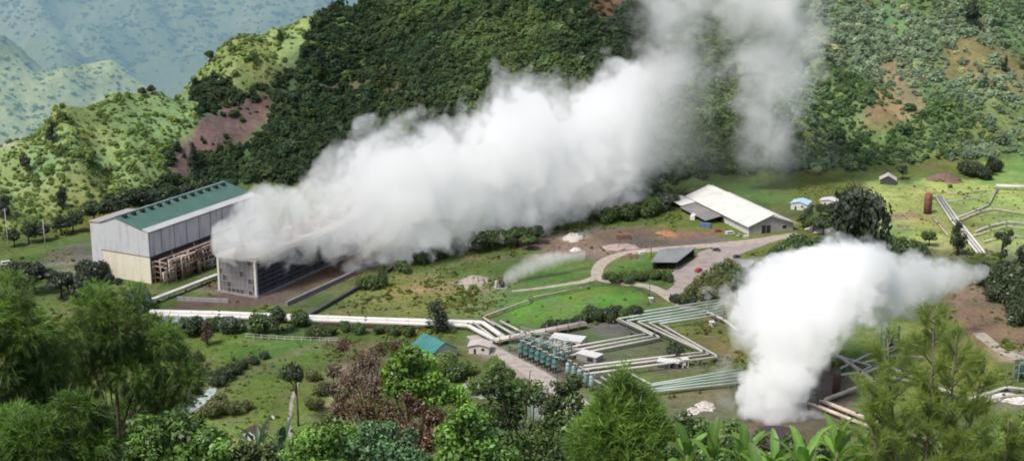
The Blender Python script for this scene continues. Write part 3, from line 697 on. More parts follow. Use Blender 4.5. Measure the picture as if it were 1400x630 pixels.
# ------------------------------------------------------------------ warehouse
def warehouse():
    a = R(-20); u = np.array([math.sin(a), math.cos(a), 0]); P = G(1024, 321); r_ = np.array([math.cos(a), -math.sin(a), 0])
    W = solve_len(P, r_, 1084); zE = zat(1024, 309, P[1])+.2
    L = solve_len(P+np.array([0, 0, zE]), u, 941)
    t = empty('warehouse', P, -a); tag(t, 'large warehouse with a wide white roof and a dark door in its grey gable', 'building')
    zr = zE+4.6; xr = W*.5; o = 1.6
    m = MB(); m.add([(0, 0, 0), (W, 0, 0), (W, 0, zE), (xr, 0, zr-.3), (0, 0, zE), (0, .3, 0), (W, .3, 0), (W, .3, zE), (xr, .3, zr-.3), (0, .3, zE)], [(0, 1, 2, 3, 4), (9, 8, 7, 6, 5), (0, 5, 6, 1), (1, 6, 7, 2), (2, 7, 8, 3), (3, 8, 9, 4), (4, 9, 5, 0)])
    g = m.build('gable_wall', surf('weathered_sheet', (.33, .32, .31), .7, .2, .5, stain=(.5, .48, .45), stain_amt=.5, streak=True, corr=(0, .8)), t)
    d = MB().box((W*.38, -.06, 2.1), (5.2, .14, 4.2)).build('door', DARK, t)
    m = MB(); [m.box((W*.38+s, -.1, 2.15), (.25, .2, 4.3)) for s in (-2.7, 2.7, 0)]; m.box((W*.38, -.1, 4.35), (5.7, .2, .25)); m.build('frame', CONC, d)
    MB().box((W*.8, -.05, 2.4), (2.4, .12, 1.4)).build('window', GLASS, t)
    MB().box((.15, L/2+.2, zE/2), (.3, L-.4, zE)).build('side_wall', GREYCLADY, t)
    MB().box((W-.15, L/2+.2, zE/2), (.3, L-.4, zE)).build('side_wall', GREYCLADY, t)
    MB().box((W/2, L-.2, zE/2), (W-.8, .3, zE-.1)).build('back_wall', GREYCLAD, t)
    k = (zr-zE)/xr
    MB().hull([(-o, -1.3, zE-o*k+.3), (xr+.3, -1.3, zr+.55), (xr+.3, L+1, zr+.55), (-o, L+1, zE-o*k+.3)], .22).build('roof', WROOF, t)
    MB().hull([(xr-.3, -1.3, zr-.35), (W+o, -1.3, zE-o*k-.25), (W+o, L+1, zE-o*k-.25), (xr-.3, L+1, zr-.35)], .22).build('roof', WROOF, t)
    MB().box((xr+.36, L/2, zr+.05), (.14, L+1.5, .9)).build('clerestory', GROOF, t)
    MB().box((xr+1.6, L/2, zr+.05), (1.6, L+1.2, .3)).build('ridge_cap', WHITE, t)
    # lower sheds on the left flank
    l0, l1 = L*.38, L*.82
    MB().hull([(-11.5, l0, 2.2), (-o-.2, l0, 4.0), (-o-.2, l1, 4.0), (-11.5, l1, 2.2)], .2).build('lean_to_roof', GROOF, t)
    MB().hull([(-10.5, l1+.2, 3.0), (-o-.2, l1+.2, 4.4), (-o-.2, L+5, 4.4), (-10.5, L+5, 3.0)], .2).build('lean_to_roof', WROOF, t)
    for y in np.linspace(l0+.5, L+3, 7): MB().box((-10.3, y, 1.05), (.3, .3, 2.1)).build('post', DARKSTEEL, t)
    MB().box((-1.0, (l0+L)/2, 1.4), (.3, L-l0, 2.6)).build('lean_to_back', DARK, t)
    MB().box((-6, L+4.6, 1.3), (9, .3, 2.4)).build('lean_to_end', WHITE, t)
    return P, u, r_, W, L
WHP, WHu, WHr, WHW, WHL = warehouse()
# ------------------------------------------------------------------ open shed and hut by the yard
def slab_shed(name, label, corners, z, roof, drop=.6, back=None):
    q = [G(*c, z) for c in corners]; c0 = sum(q)/len(q); c0[2] = 0
    t = empty(name, c0); tag(t, label, 'shed')
    lo = [np.array(p)-c0 for p in q]
    rim = [tuple(p+np.array([0, 0, (drop if i in (2, 3) else 0)])) for i, p in enumerate(lo)]
    MB().hull(rim, .3).build('roof', roof, t)
    for i, p in enumerate(lo):
        s = .9; MB().box((p[0]*s, p[1]*s, z/2-.15), (.3, .3, z-.3)).build('post', DARKSTEEL, t)
    for i in ((2, 3),):
        a, b = lo[2]*.92, lo[3]*.92; mid = (a+b)/2; ang = math.atan2(b[1]-a[1], b[0]-a[0]); MB().box((mid[0], mid[1], z/2), (float(np.linalg.norm((b-a)[:2])), .25, z-.2), ang).build('back_wall', DARK, t)
    a, b = lo[0]*.9, lo[3]*.9
    mid = (a+b)/2; ang = math.atan2(b[1]-a[1], b[0]-a[0]); MB().box((mid[0], mid[1], z/2), (float(np.linalg.norm((b-a)[:2])), .25, z-.2), ang).build('side_wall', CONC, t)
    return t, lo
shed, shl = slab_shed('open_shed', 'open-fronted vehicle shed with slate-grey sheet roof at the edge of the gravel yard', [(890, 358), (926, 358), (952, 339), (902, 342)], 4.2, SHEDROOF)
hut, _ = slab_shed('roadside_hut', 'small dark flat-roofed hut beside the road right of the red pickup', [(996, 363), (1022, 366), (1034, 356), (1004, 354)], 3.4, GROOF, .3)
def house(name, label, P, a, w, l, h, rh, wall, roof, trim=None, over=.6, door=True):
    """gable house; local x across, local y along ridge; P is the near-left corner"""
    t = empty(name, P, a); tag(t, label, 'house' if h > 2.4 else 'hut')
    m = MB(); m.box((w/2, l/2, h/2), (w, l, h)); 
    for y in (0.0, l): m.add([(0, y, h-.02), (w, y, h-.02), (w/2, y, h+rh)], [(0, 1, 2)])
    wl = m.build('wall', wall, t)
    k = rh/(w/2)
    MB().hull([(-over, -over, h-over*k+.12), (w/2, -over, h+rh+.12), (w/2, l+over, h+rh+.12), (-over, l+over, h-over*k+.12)], .15).build('roof', roof, t)
    MB().hull([(w/2+.003, -over, h+rh+.12), (w+over, -over, h-over*k+.12), (w+over, l+over, h-over*k+.12), (w/2+.003, l+over, h+rh+.12)], .15).build('roof', roof, t)
    if door:
        MB().box((w*.3, -.04, 1.0), (.95, .1, 2.0)).build('door', DARK, t)
        f = MB().box((w*.7, -.04, h*.58), (1.2, .1, 1.0)).build('window', GLASS, t)
        MB().box((-.04, l*.5, h*.58), (.1, 1.6, 1.0)).build('window', GLASS, t)
    return t
house('teal_roofed_house', 'low house with a teal sheet roof behind the foreground shrubs', G(590, 497), R(38), 12, 13, 4.0, 3.4, CONCW, TEALROOF)
house('small_shed', 'small pinkish-white shed where the white pipes bend', G(641, 483), R(-8), 8, 6, 3.2, .9, CONCW, surf('pale_pink_roof', (.5, .43, .4), .7, .15, .4))
house('roadside_shack', 'pale shack roof with a dark front at the top of the light green pad', G(1203, 252), R(-15), 9, 8, 3, 2.6, DARKSTEEL, surf('pale_roof', (.5, .46, .43), .7, .15, .4), door=False)
house('blue_roofed_house', 'small house with a light blue roof beyond the warehouse', G(1081, 286), R(-25), 9, 9, 3.6, 1.2, WHITE, surf('light_blue_roof', (.42, .6, .72), .5, .1, .4))
house('white_roofed_house', 'tiny white roofed house just right of the light blue roof', G(1121, 281), R(-25), 9, 7, 3.0, 1.0, WHITE, WHITE)
house('stream_hut', 'tiny pale hut with a dark brown roof beside the meadow stream', G(331, 600), R(-20), 5.5, 4.0, 2.6, 1.4, WHITE, surf('brown_roof', (.1, .06, .055), .8, .2, .6))
def low_block():
    P = G(224, 452); t = empty('low_block', P, R(3)); tag(t, 'long low pale block with a row of dark windows behind the left trees', 'building')
    MB().box((7, 3, 1.6), (18, 6, 3.2)).build('wall', CONCW, t); MB().box((7, 3, 3.35), (19.4, 7.4, .3)).build('roof', surf('blue_grey_roof', (.33, .36, .42), .6, .15, .3), t)
    for k in range(6): MB().box((-.6+k*3.0, -.03, 1.8), (1.7, .12, 1.3)).build('window', GLASS, t)
low_block()
# ------------------------------------------------------------------ low walls and ducts by the tower
def bar(name, label, cat, pts, w, h, z0, mat, posts=0, postmat=None):
    """long straight-sided duct/wall through the given photo points, lifted to z0"""
    Q = [G(p[0], p[1], z0) for p in pts]; c = Q[0].copy(); c[2] = 0
    t = empty(name, c); tag(t, label, cat)
    for a, b in zip(Q[:-1], Q[1:]):
        d = b-a; ang = math.atan2(d[1], d[0]); m = (a+b)/2-c
        MB().box((m[0], m[1], z0), (float(np.linalg.norm(d))+w*.5, w, h), ang).build('span', mat, t)
        if posts:
            n = max(2, int(np.linalg.norm(d)/posts))
            for k in range(n+1):
                p = a+d*k/n-c
                if z0-h/2 > .3: MB().box((p[0], p[1], (z0-h/2)/2), (w*.5, .5, z0-h/2), ang).build('support', postmat or CONC, t)
    return t
bar('covered_duct', 'pale covered duct rising from the roadside to the cooling tower', 'duct', [(208, 410), (297, 376)], 2.2, 1.2, 2.2, CONCW, 9, CONC)
bar('retaining_wall', 'low grey retaining wall below the cooling tower end', 'wall', [(243, 408), (312, 411)], .8, 1.8, .9, CONC)
bar('earth_berm_wall', 'long grey retaining wall running back along the dark reddish yard', 'wall', [(392, 415), (545, 345)], 1.4, 2.0, 1.0, surf('grey_wall', (.2, .18, .185), .9, .2, .4))
bar('black_pipe_trough', 'dark pipe trough running diagonally up the green slope', 'pipe trough', [(410, 437), (468, 404), (535, 366)], 1.5, 1.0, 1.2, DARKSTEEL, 12, CONC)
# ------------------------------------------------------------------ roads, yard, stream (sheets on the ground)
def ribbon(name, pts, w, mat, lift=.06, sub=10):
    Q = [G(*p) for p in pts]; P = []
    for i in range(len(Q)-1):
        p0 = Q[max(i-1, 0)]; p1 = Q[i]; p2 = Q[i+1]; p3 = Q[min(i+2, len(Q)-1)]
        for k in range(sub):
            s = k/sub; P.append(.5*((2*p1)+(p2-p0)*s+(2*p0-5*p1+4*p2-p3)*s*s+(3*p1-p0-3*p2+p3)*s**3))
    P.append(Q[-1]); P = np.array(P); d = np.gradient(P, axis=0); nr = np.stack([-d[:, 1], d[:, 0]], -1); nr /= np.linalg.norm(nr, axis=1, keepdims=True)
    n = len(P); m = 6; vs = []
    ww = np.interp(np.linspace(0, 1, n), np.linspace(0, 1, len(w)), w) if isinstance(w, (list, tuple)) else np.full(n, w)
    for i in range(n):
        jl, jr = .35*random.random(), .35*random.random()
        for k in range(m):
            s = k/(m-1); off = (s-.5)*ww[i]+(jl if k == 0 else (-jr if k == m-1 else 0))
            x = P[i, 0]+nr[i, 0]*off; y = P[i, 1]+nr[i, 1]*off
            vs.append((x, y, float(zt(x, y))+lift-(.05 if k in (0, m-1) else 0)))
    fs = [(i*m+k, i*m+k+1, (i+1)*m+k+1, (i+1)*m+k) for i in range(n-1) for k in range(m-1)]
    o = mesh_np(name, vs, np.array(fs), mat, smooth=True); tag(o, kind='structure'); return o
def patch(name, poly, mat, lift=.05):
    Q = [G(*p) for p in poly]; m = MB(); m.add([(q[0], q[1], float(zt(q[0], q[1]))+lift) for q in Q], [tuple(range(len(Q)))]); o = m.build(name, mat); tag(o, kind='structure'); return o
patch('gravel_yard', [(915, 377), (922, 388), (932, 396), (950, 390), (972, 378), (992, 362), (1010, 348), (1050, 333), (1088, 321), (1060, 321), (1010, 331), (975, 338), (955, 345), (948, 355), (925, 366)], YARD, .03)
ribbon('dirt_road', [(1092, 320), (1050, 327), (1000, 333), (950, 337), (900, 341), (862, 345), (834, 353), (818, 366), (820, 380), (850, 387), (885, 391), (908, 401), (925, 412), (948, 424)], [8, 8, 7, 6.5, 6, 6, 7, 7], ROAD, .09)
ribbon('dirt_road', [(820, 377), (800, 384), (770, 389), (735, 394), (700, 398)], [6, 3.5, 2.5], ROAD, .07)
ribbon('dirt_road', [(912, 404), (928, 394), (944, 382), (962, 366)], [7, 9], YARD, .06)
ribbon('gravel_track', [(646, 458), (668, 474), (700, 492), (735, 512), (775, 540), (820, 580), (880, 640)], [6, 7, 8.5, 9, 9], surf('pale_gravel', (.40, .36, .32), .95, .4, .45, stain=(.24, .2, .15), stain_scale=.25, stain_amt=.7), .06)
ribbon('dirt_road', [(1425, 500), (1390, 488), (1362, 474), (1338, 455)], 6, ROAD, .06)
ribbon('footpath', [(398, 600), (396, 575), (400, 545), (408, 520)], 1.6, YARD, .05)
WATER = surf('stream_water', (.34, .42, .38), .15, .3, .5, stain=(.7, .72, .7), stain_scale=.5, stain_amt=.8)
ribbon('stream', [(292, 528), (284, 541), (262, 556), (240, 572), (212, 590), (180, 604)], [3, 5.5, 5, 4.5], WATER, .05)
# ------------------------------------------------------------------ pipelines
def wpath(pts): return [G(p[0], p[1], p[2] if len(p) > 2 else 2.2) for p in pts]
def pipeline(label, legs, r, group=None, step=14, posts=True, name='steam_pipeline'):
    """legs: list of (photo points, material); each leg is a pipe part, posts every step metres"""
    Q0 = wpath(legs[0][0])[0].copy(); Q0[2] = 0
    t = empty(name, Q0); tag(t, label, 'pipeline', group)
    for pts, mat in legs:
        Q = [q-Q0 for q in wpath(pts)]
        for q in Q: q[2] -= float(Q0[2])*0
        pm = MB().tube(Q, r, 8)
        for a, b in zip(Q[:-1], Q[1:]):      # clamped joints of the cladding
            d = b-a; L = float(np.linalg.norm(d)); d = d/L
            for k in range(1, int(L/9)+1):
                c_ = a+d*min(9.0*k, L-.3); pm.tube([c_-d*.22, c_+d*.22], r*1.13, 8)
        pm.build('pipe', mat, t)
        for q in Q[1:-1]:
            MB().box((q[0], q[1], q[2]+r*.9), (.9, .9, .7), .6).build('valve', DARKSTEEL, t)
        if posts:
            for a, b in zip(Q[:-1], Q[1:]):
                d = b-a; L = float(np.linalg.norm(d)); n = max(1, int(L/step)); ang = math.atan2(d[1], d[0])
                for k in range(n+1):
                    p = a+d*(k+.5)/(n+1)
                    if p[2]-r < .4: continue
                    s = MB(); s.box((p[0], p[1], (p[2]-r)/2), (.25, .25, p[2]-r)); s.box((p[0], p[1], p[2]-r-.06), (.3, r*2.6, .14), ang); s.build('pipe_support', CONC, t)
    return t
ordn = ('farthest', 'second farthest', 'third', 'fourth', 'second nearest', 'nearest')
legsA = [[(990, 409), (834, 433)], [(990, 413), (845, 435.5)], [(990, 417), (857, 438)], [(990, 421), (872, 439.5)], [(990, 425), (887, 441)], [(990, 429.5), (902, 442)]]
legsB = [[(834, 433), (886, 456), (757, 478)], [(845, 435.5), (894, 459), (760, 483)], [(857, 438), (903, 461.5), (764, 488.5)],
         [(872, 439.5), (962, 481), (798, 500)], [(887, 441), (971, 484), (795, 505)], [(902, 442), (982, 487.5), (800, 511)]]
for k in range(6):
    c = 'turning back to the teal vessels' if k < 3 else 'running to the far corner before turning back'
    pipeline('%s of six teal-and-white pipes, %s' % (ordn[k], c), [([(x, y, 1.7+.9*(k % 2)) for x, y in legsA[k]], PIPET), ([(x, y, 1.7+.9*(k % 2)) for x, y in legsB[k]], PIPEW)], .47, 'parallel pipes in the green pipe field')
for k in range(5):
    pipeline('%s of five low teal pipes beside the wisp of steam' % ('farthest', 'second', 'middle', 'fourth', 'nearest')[k],
             [([(1016, 504+4.6*k, 1.7+.8*(k % 2)), (890-10*k, 525+3.6*k, 1.7+.8*(k % 2))], PIPET), ([(890-10*k, 525+3.6*k, 1.7+.8*(k % 2)), (852-10*k, 505+3.4*k, 1.7+.8*(k % 2))], PIPEW)], .43, 'low teal pipes')
pipeline('pale pipe branching right from the teal pipes towards the big billow', [([(962, 424), (990, 437), (1010, 452)], PIPEW)], .55)
# the long white pair across the middle left
pipeline('thick white pipe crossing the left half, upper of the pair', [([(205, 426, 2), (300, 428, 2), (420, 433, 2), (500, 436, 2), (660, 441, 2), (690, 462, 2)], WHITE)], 1.05, 'thick white pipes of the left half', 16)
pipeline('thick white pipe crossing the left half, lower of the pair', [([(215, 430.5, 2), (300, 432.5, 2), (420, 437, 2), (500, 440, 2), (640, 445, 2), (676, 464, 2)], WHITE)], .95, 'thick white pipes of the left half', 16)
bar('red_pipe_sleeper', 'dark red beam under the long white pipes', 'beam', [(415, 444), (580, 449)], .5, .9, .5, surf('dark_red_paint', (.1, .035, .03), .6, .2, .5))
pipeline('thin pale pipe zig-zagging up past the fenced lawn', [([(676, 444, 1.6), (660, 433, 1.6), (724, 410, 1.6), (726, 407, 1.6), (806, 391, 1.4)], PIPEP)], .42, None, 18)
for k in range(4):
    pipeline('%s of four short white pipes fanning out beside the small shed' % ('leftmost', 'second', 'third', 'rightmost')[k],
             [([(648+12*k, 441-.8*k), (676+15*k, 462-1.6*k)], PIPEW)], .5, 'short white pipes beside the small shed', 20)
# pipe bridge with upright rods
def pipe_bridge():
    a = G(676, 465, 2.4); b = G(800, 441, 2.4); c = a.copy(); c[2] = 0
    t = empty('pipe_bridge', c); tag(t, 'beige pipe bridge with a row of upright rods above the dark teal vessels', 'pipe bridge')
    d = b-a; ang = math.atan2(d[1], d[0]); L = float(np.linalg.norm(d)); m = d/2
    MB().box((m[0], m[1], 2.1), (L, 3.4, .3), ang).build('deck', PIPEP, t)
    n = np.array([-d[1], d[0], 0])/L
    for s in (-1.2, -.4, .4, 1.2): MB().tube([n*s+[0, 0, 2.6], d*[1, 1, 0]+n*s+[0, 0, 2.6]], .36, 7).build('pipe', (PIPEP, PIPEW, PIPEP, PIPEW)[int((s+1.2)/.8+.1)], t)
    for k in range(16):
        p = d*(k+.5)/16; q = p+n*(1.7 if k % 2 else -1.7)
        MB().box((q[0], q[1], 2.1), (.22, .22, 4.2)).build('rod', (RUST, TEALL)[k % 2], t)
pipe_bridge()
# ------------------------------------------------------------------ steam separators
def separator(loc, h, r, mat, label, group):
    t = empty('separator_vessel', loc); tag(t, label, 'vessel', group)
    MB().lathe([(0, 1.6), (r*.6, 1.7), (r, 2.3), (r, h-.7), (r*.6, h-.15), (0, h)], n=14).build('shell', mat, t)
    for a in range(4):
        x, y = r*.75*math.cos(a*1.57+.6), r*.75*math.sin(a*1.57+.6); MB().box((x, y, 1.1), (.22, .22, 2.2)).build('leg', DARK, t)
    MB().tube([(0, 0, h-.1), (0, 0, h+.9), (r*1.6, -.2, h+.9), (r*1.6, -.2, h-1.5)], .22, 7).build('outlet_pipe', PIPEW, t)
    m = MB()
    for z in (2.8, h*.55, h-1.0): m.lathe([(r, z), (r+.12, z), (r+.12, z+.2), (r, z+.2)], n=14)
    m.build('band', TEALL, t)
rowdir = (758, 507)
for k in range(7):
    s = k/6.; px = 712+s*46; py = 489+s*21
    separator(G(px, py), 6.3-.1*k, 1.0, TEALV if k % 3 else surf('mid_teal_paint', (.06, .15, .14), .5, .3, .8), '%s of seven dark teal vessels standing in a row beside the gravel track' % ('first', 'second', 'third', 'fourth', 'fifth', 'sixth', 'last')[k], 'dark teal vessels')
for k in range(5):
    s = k/4.; separator(G(726+s*44, 478+s*22), 6.0, .85, TEALL if k % 2 else TEALV, '%s of five teal vessels in the row behind the dark ones' % ('leftmost', 'second', 'middle', 'fourth', 'rightmost')[k], 'back row teal vessels')
for k in range(5):
    separator(G(776+k*8, 516+k*4.6), 6.2, .75, BLUEL if k % 2 == 0 else TEALL, '%s of five slim light blue vessels below the white pipes' % ('leftmost', 'second', 'middle', 'fourth', 'rightmost')[k], 'light blue vessels')
def manifold():
    c = G(742, 488); t = empty('manifold_frame', c, R(-38)); tag(t, 'dark steel frame of posts and walkways holding the teal vessels', 'frame')
    for x in (-14, -8, -2, 4, 10):
        for y in (-3, 3.5): MB().box((x, y, 3.8), (.3, .3, 7.6)).build('post', TEALV if y < 0 else TEALL, t)
    for z in (3.0, 7.4):
        m = MB(); [m.box((-2, y, z), (24.5, .25, .3)) for y in (-3.2, 3.7)]; [m.box((x, .2, z+.2), (.25, 6.6, .2)) for x in (-14, -8, -2, 4, 10)]; m.build('beam', TEALL, t)
    m = MB(); [m.tube([(-14, y, z), (10, y, z)], .08, 5) for y in (-3.3, 3.8) for z in (8.2, 8.7)]; m.build('railing', PIPEW, t)
    for k in range(6): MB().tube([(-13+k*4.5, -3, 6.0), (-13+k*4.5, 6, 6.0), (-13+k*4.5, 6, 1.0)], .3, 7).build('pipe', (PIPEW, PIPET)[k % 2], t)
manifold()
def slab(name, label, px, py, w, l, h, rz, mat, cat='slab', extra=None):
    t = empty(name, G(px, py), R(rz)); tag(t, label, cat)
    MB().box((0, 0, h/2), (w, l, h)).build('body', mat, t)
    if extra: extra(t, w, l, h)
    return t
def vents(t, w, l, h):
    MB().box((0, 0, h+.12), (w+.5, l+.5, .2)).build('lid', WHITE, t); MB().box((w*.2, -l/2-.05, h*.5), (w*.3, .1, h*.6)).build('grille', DARK, t)
slab('control_cabin', 'flat white-roofed cabin beside the teal vessels under the pipe bridge', 776, 471, 13, 7, 3.0, -20, CONCW, 'cabin', vents)
slab('control_cabin', 'long pale cabin between the two white pipe rows', 806, 492, 9, 5, 2.6, -35, CONC, 'cabin', vents)
slab('valve_box', 'white valve box beside the lower white pipes', 936, 501, 2.4, 2.4, 3.2, 10, WHITE, 'box', vents)
slab('valve_box', 'small white box on the slope below the diagonal pipes', 973, 446, 1.6, 1.6, 2.0, 10, WHITE, 'box', vents)
slab('dark_skid', 'dark machine skid under the lower white pipes', 914, 501, 8, 4, 2.4, -15, DARKSTEEL, 'machine', vents)
# ------------------------------------------------------------------ right-hand zig-zag pipes
def zz(label, pts, r=.6, mat=PIPEP, z=1.8, group='zig-zag pipes at the lower right'):
    return pipeline(label, [([(x, y, z) for x, y in pts], mat)], r, group, 11)
zz('thick pinkish pipe making a sharp elbow right of the big billow', [(1150, 488), (1195, 521), (1124, 548), (1172, 567), (1330, 624)], .85)
zz('pinkish pipe running just outside the sharp elbow', [(1085, 545), (1118, 555), (1166, 574), (1320, 630)], .7)
zz('pale pipe rising through two bends behind the elbow', [(1144, 486), (1192, 500), (1176, 509), (1150, 512)], .5, PIPEW)
zz('pale pipe crossing towards the feathery tree', [(1176, 512), (1211, 498), (1234, 509), (1310, 541)], .55, PIPEW)
zz('thin white pipe above the elbow ending at the teal frame', [(1150, 503), (1192, 482), (1224, 474), (1224, 466)], .45, PIPEW)
zz('pale pipe right of the feathery tree', [(1326, 545), (1376, 529), (1410, 533)], .55, PIPEW)
zz('pink pipe right of the feathery tree near the pale rubble', [(1338, 552), (1372, 541), (1410, 540)], .5)
zz('lower pale pipe running level below the pale crossing pipe', [(1168, 520), (1226, 516), (1290, 534)], .45, PIPEW)
zz('pink pipe leaving the elbow towards the teal frame', [(1180, 496), (1216, 486), (1262, 488)], .45)
# well pad pipes (upper right)
def wp(label, pts, r=.55, mat=PIPEW, z=1.2): return pipeline(label, [([(x, y, z) for x, y in pts], mat)], r, 'pipes on the light green pad', 12)
for k in range(3):
    wp('%s of three white pipes running down the light green pad from the rusty tank' % ('left', 'middle', 'right')[k], [(1279+4*k, 268), (1302+5*k, 303), (1336+5*k, 345)], .6, (WHITE, PIPEW, WHITE)[k])
wp('pale pipe climbing right from the pipe crossing to the thick white header', [(1304, 299), (1334, 288), (1352, 279), (1364, 257)], .5)
wp('second pale pipe just below the climbing pipe', [(1308, 302), (1340, 289), (1357, 285), (1400, 292)], .45, PIPEP)
wp('curving pale pipe across the middle of the light green pad', [(1334, 316), (1352, 309), (1376, 303), (1410, 306)], .5)
wp('thick white header pipe at the right edge of the pad', [(1362, 254), (1410, 256)], 1.0, WHITE, 2.4)
wp('thin pale pipe left of the three white pipes', [(1273, 295), (1283, 306), (1296, 322)], .3, PIPEP)
wp('thin pipe along the back of the pad from the rusty tank', [(1266, 262), (1310, 265), (1345, 261)], .35, RUSTL)
wp('low pale pipe at the lower right of the pad', [(1345, 330), (1375, 322), (1410, 324)], .4, PIPEW)
wp('thin pale pipe across the top of the pad above the climbing pipe', [(1288, 276), (1318, 272), (1350, 268)], .3, PIPEW)
wp('thin pale pipe beside the curving pad pipe', [(1330, 322), (1354, 315), (1376, 309), (1410, 313)], .35, PIPEP)
def tank(name, label, px, py, r, h, mat, bands=4):
    t = empty(name, G(px, py)); tag(t, label, 'tank')
    MB().lathe([(0, 0), (r, 0), (r, h), (r*.9, h+.25), (0, h+.3)], n=18).build('shell', mat, t)
    m = MB(); [m.lathe([(r, h*k/bands), (r+.14, h*k/bands), (r+.14, h*k/bands+.25), (r, h*k/bands+.25)], n=18) for k in range(1, bands)]; m.build('hoop', DARKSTEEL, t)
    m = MB(); [m.tube([(x, -r-.35, .1), (x, -r-.35, h+1)], .05, 5) for x in (-.25, .25)]; [m.box((0, -r-.35, z), (.5, .06, .06)) for z in np.arange(.4, h, .4)]; m.build('ladder', DARKSTEEL, t)
    return t
tank('rusty_tank', 'tall rust-brown tank standing on the light green pad', 1268, 292, 2.1, 11.0, surf('rust_brown_tank', (.24, .1, .07), .8, .3, .6, stain=(.12, .05, .04), stain_amt=.6))
tank('steam_silencer', 'dark red-brown silencer tower beside the sharp pipe elbow', 1143, 541, 1.5, 8.0, surf('dark_red_rust', (.11, .045, .04), .85, .3, .6), 3)
tank('steam_silencer', 'wide dark silencer drum hidden at the foot of the big billow', 1062, 606, 7.5, 3.4, surf('black_brown_drum', (.06, .04, .045), .85, .3, .6), 3)
def sep_frame():
    t = empty('teal_tower', G(1215, 477), R(15)); tag(t, 'teal steel frame standing behind the feathery tree', 'frame')
    for x in (-2.6, 2.6):
        for y in (-2, 2): MB().box((x, y, 5.0), (.35, .35, 10)).build('post', TEALL, t)
    for z in (3.4, 6.6, 9.9):
        m = MB(); [m.box((0, y, z), (5.6, .3, .3)) for y in (-2.02, 2.02)]; [m.box((x, 0, z+.02), (.3, 4.2, .3)) for x in (-2.62, 2.62)]; m.build('beam', TEALL, t)
    MB().lathe([(0, 1), (1.5, 1.4), (1.5, 7.6), (0, 8.6)], n=14).build('vessel', TEALV, t)
    MB().tube([(2.9, -2.4, .2), (2.9, -2.4, 10.4), (-1, -2.4, 10.4)], .25, 7).build('pipe', WHITE, t)
sep_frame()
def sep_frame2():
    t = empty('teal_tower', G(1394, 520), R(15)); tag(t, 'small teal frame at the right edge beside the red cutting', 'frame')
    for x in (-1.8, 1.8):
        for y in (-1.5, 1.5): MB().box((x, y, 4), (.3, .3, 8)).build('post', TEALL, t)
    for z in (3.6, 7.9): m = MB(); [m.box((0, y, z), (4, .25, .25)) for y in (-1.5, 1.5)]; m.build('beam', TEALL, t)
    MB().lathe([(0, .6), (1.1, 1), (1.1, 6), (0, 6.6)], n=12).build('vessel', TEALV, t)
sep_frame2()
# the small blowing well on the slope
def wellhead():
    t = empty('wellhead', G(684, 394), R(10)); tag(t, 'small dark and white wellhead venting a slanting jet of steam', 'wellhead')
    MB().box((0, 0, .3), (6, 5, .6)).build('pad', CONC, t)
    MB().lathe([(0, .6), (1.0, .6), (1.0, 3.0), (.5, 3.4), (0, 3.4)], (1.0, 0, 0), 12).build('silencer', DARKSTEEL, t)
    MB().box((-1.6, .4, 2.0), (1.4, 1.6, 2.8)).build('valve_cabinet', WHITE, t); MB().tube([(-1.6, -.6, .6), (-1.6, -.6, 4.6), (.8, -.2, 4.2)], .25, 7).build('pipe', RUST, t)
wellhead()
# ------------------------------------------------------------------ poles, fences
def pole(label, px, py, h, lamp=False, mat=None, name='utility_pole', group=None):
    t = empty(name, G(px, py) if py > 300 else onground(px, py)); tag(t, label, 'pole', group)
    MB().tube([(0, 0, 0), (0, 0, h)], [.2, .12], 7).build('shaft', mat or CONCW, t)
    if lamp:
        MB().tube([(0, 0, h-.1), (.5, 0, h+.3), (1.6, 0, h+.4)], .07, 6).build('arm', mat or CONCW, t); MB().box((1.9, 0, h+.38), (.8, .3, .16)).build('lamp_head', DARKSTEEL, t)
    else:
        MB().box((0, 0, h-.7), (2.2, .14, .16)).build('crossarm', TIMBER, t)
        for x in (-.95, -.35, .35, .95): MB().lathe([(.06, 0), (.09, .1), (.05, .25), (0, .26)], (x, 0, h-.62), 8).build('insulator', WHITE, t)
    return t
pole('tall white pole at the far left edge in front of the bushy spur', 12, 344, 22)
pole('white pole standing left of the annex', 62, 340, 15)
pole('dark slim pole on the edge of the bright lawn', 888, 405, 6.5, True, DARKSTEEL, 'lamp_post')
pole('lamp post on the gravel track below the dark teal vessels', 762, 527, 8, True, DARKSTEEL, 'lamp_post')
pole('slim pole beside the brown yard near the open shed', 890, 352, 9, False, TIMBER)
slab('meter_box', 'small white box at the foot of the dark slim pole on the lawn', 890, 413, 1.6, 1.4, 1.9, 0, WHITE, 'box', vents)
def fence(label, pts, h, step, mat, rails=2, z=0):
    Q = [G(*p) for p in pts]; c = Q[0].copy(); t = empty('fence', c); tag(t, label, 'fence')
    r_ = MB(); mp = MB(); k_ = 0
    for a, b in zip(Q[:-1], Q[1:]):
        d = b-a; n = max(1, int(np.linalg.norm(d)/step)); ang = math.atan2(d[1], d[0])
        for k in range(n):
            p = a+d*k/n-c; MB().box((p[0], p[1], h/2), (.2, .2, h)).build('post', mat, t)
        for i in range(rails): m = (a+b)/2-c; r_.box((m[0], m[1], h*(i+1)/rails-.1), (float(np.linalg.norm(d)), .1, .12), ang)
    r_.build('rail', mat, t); return t
fence('white post-and-rail fence below the long white pipes', [(336, 462), (400, 466), (462, 468)], 2.0, 3.2, CONCW)
fence('dark wire fence along the far edge of the bright lawn', [(728, 410), (800, 393), (858, 389), (893, 408), (884, 420)], 1.6, 4.0, DARKSTEEL, 3)
fence('thin fence along the pale edge of the light green pad', [(1160, 300), (1200, 296), (1262, 298)], 1.4, 4.0, TIMBER)
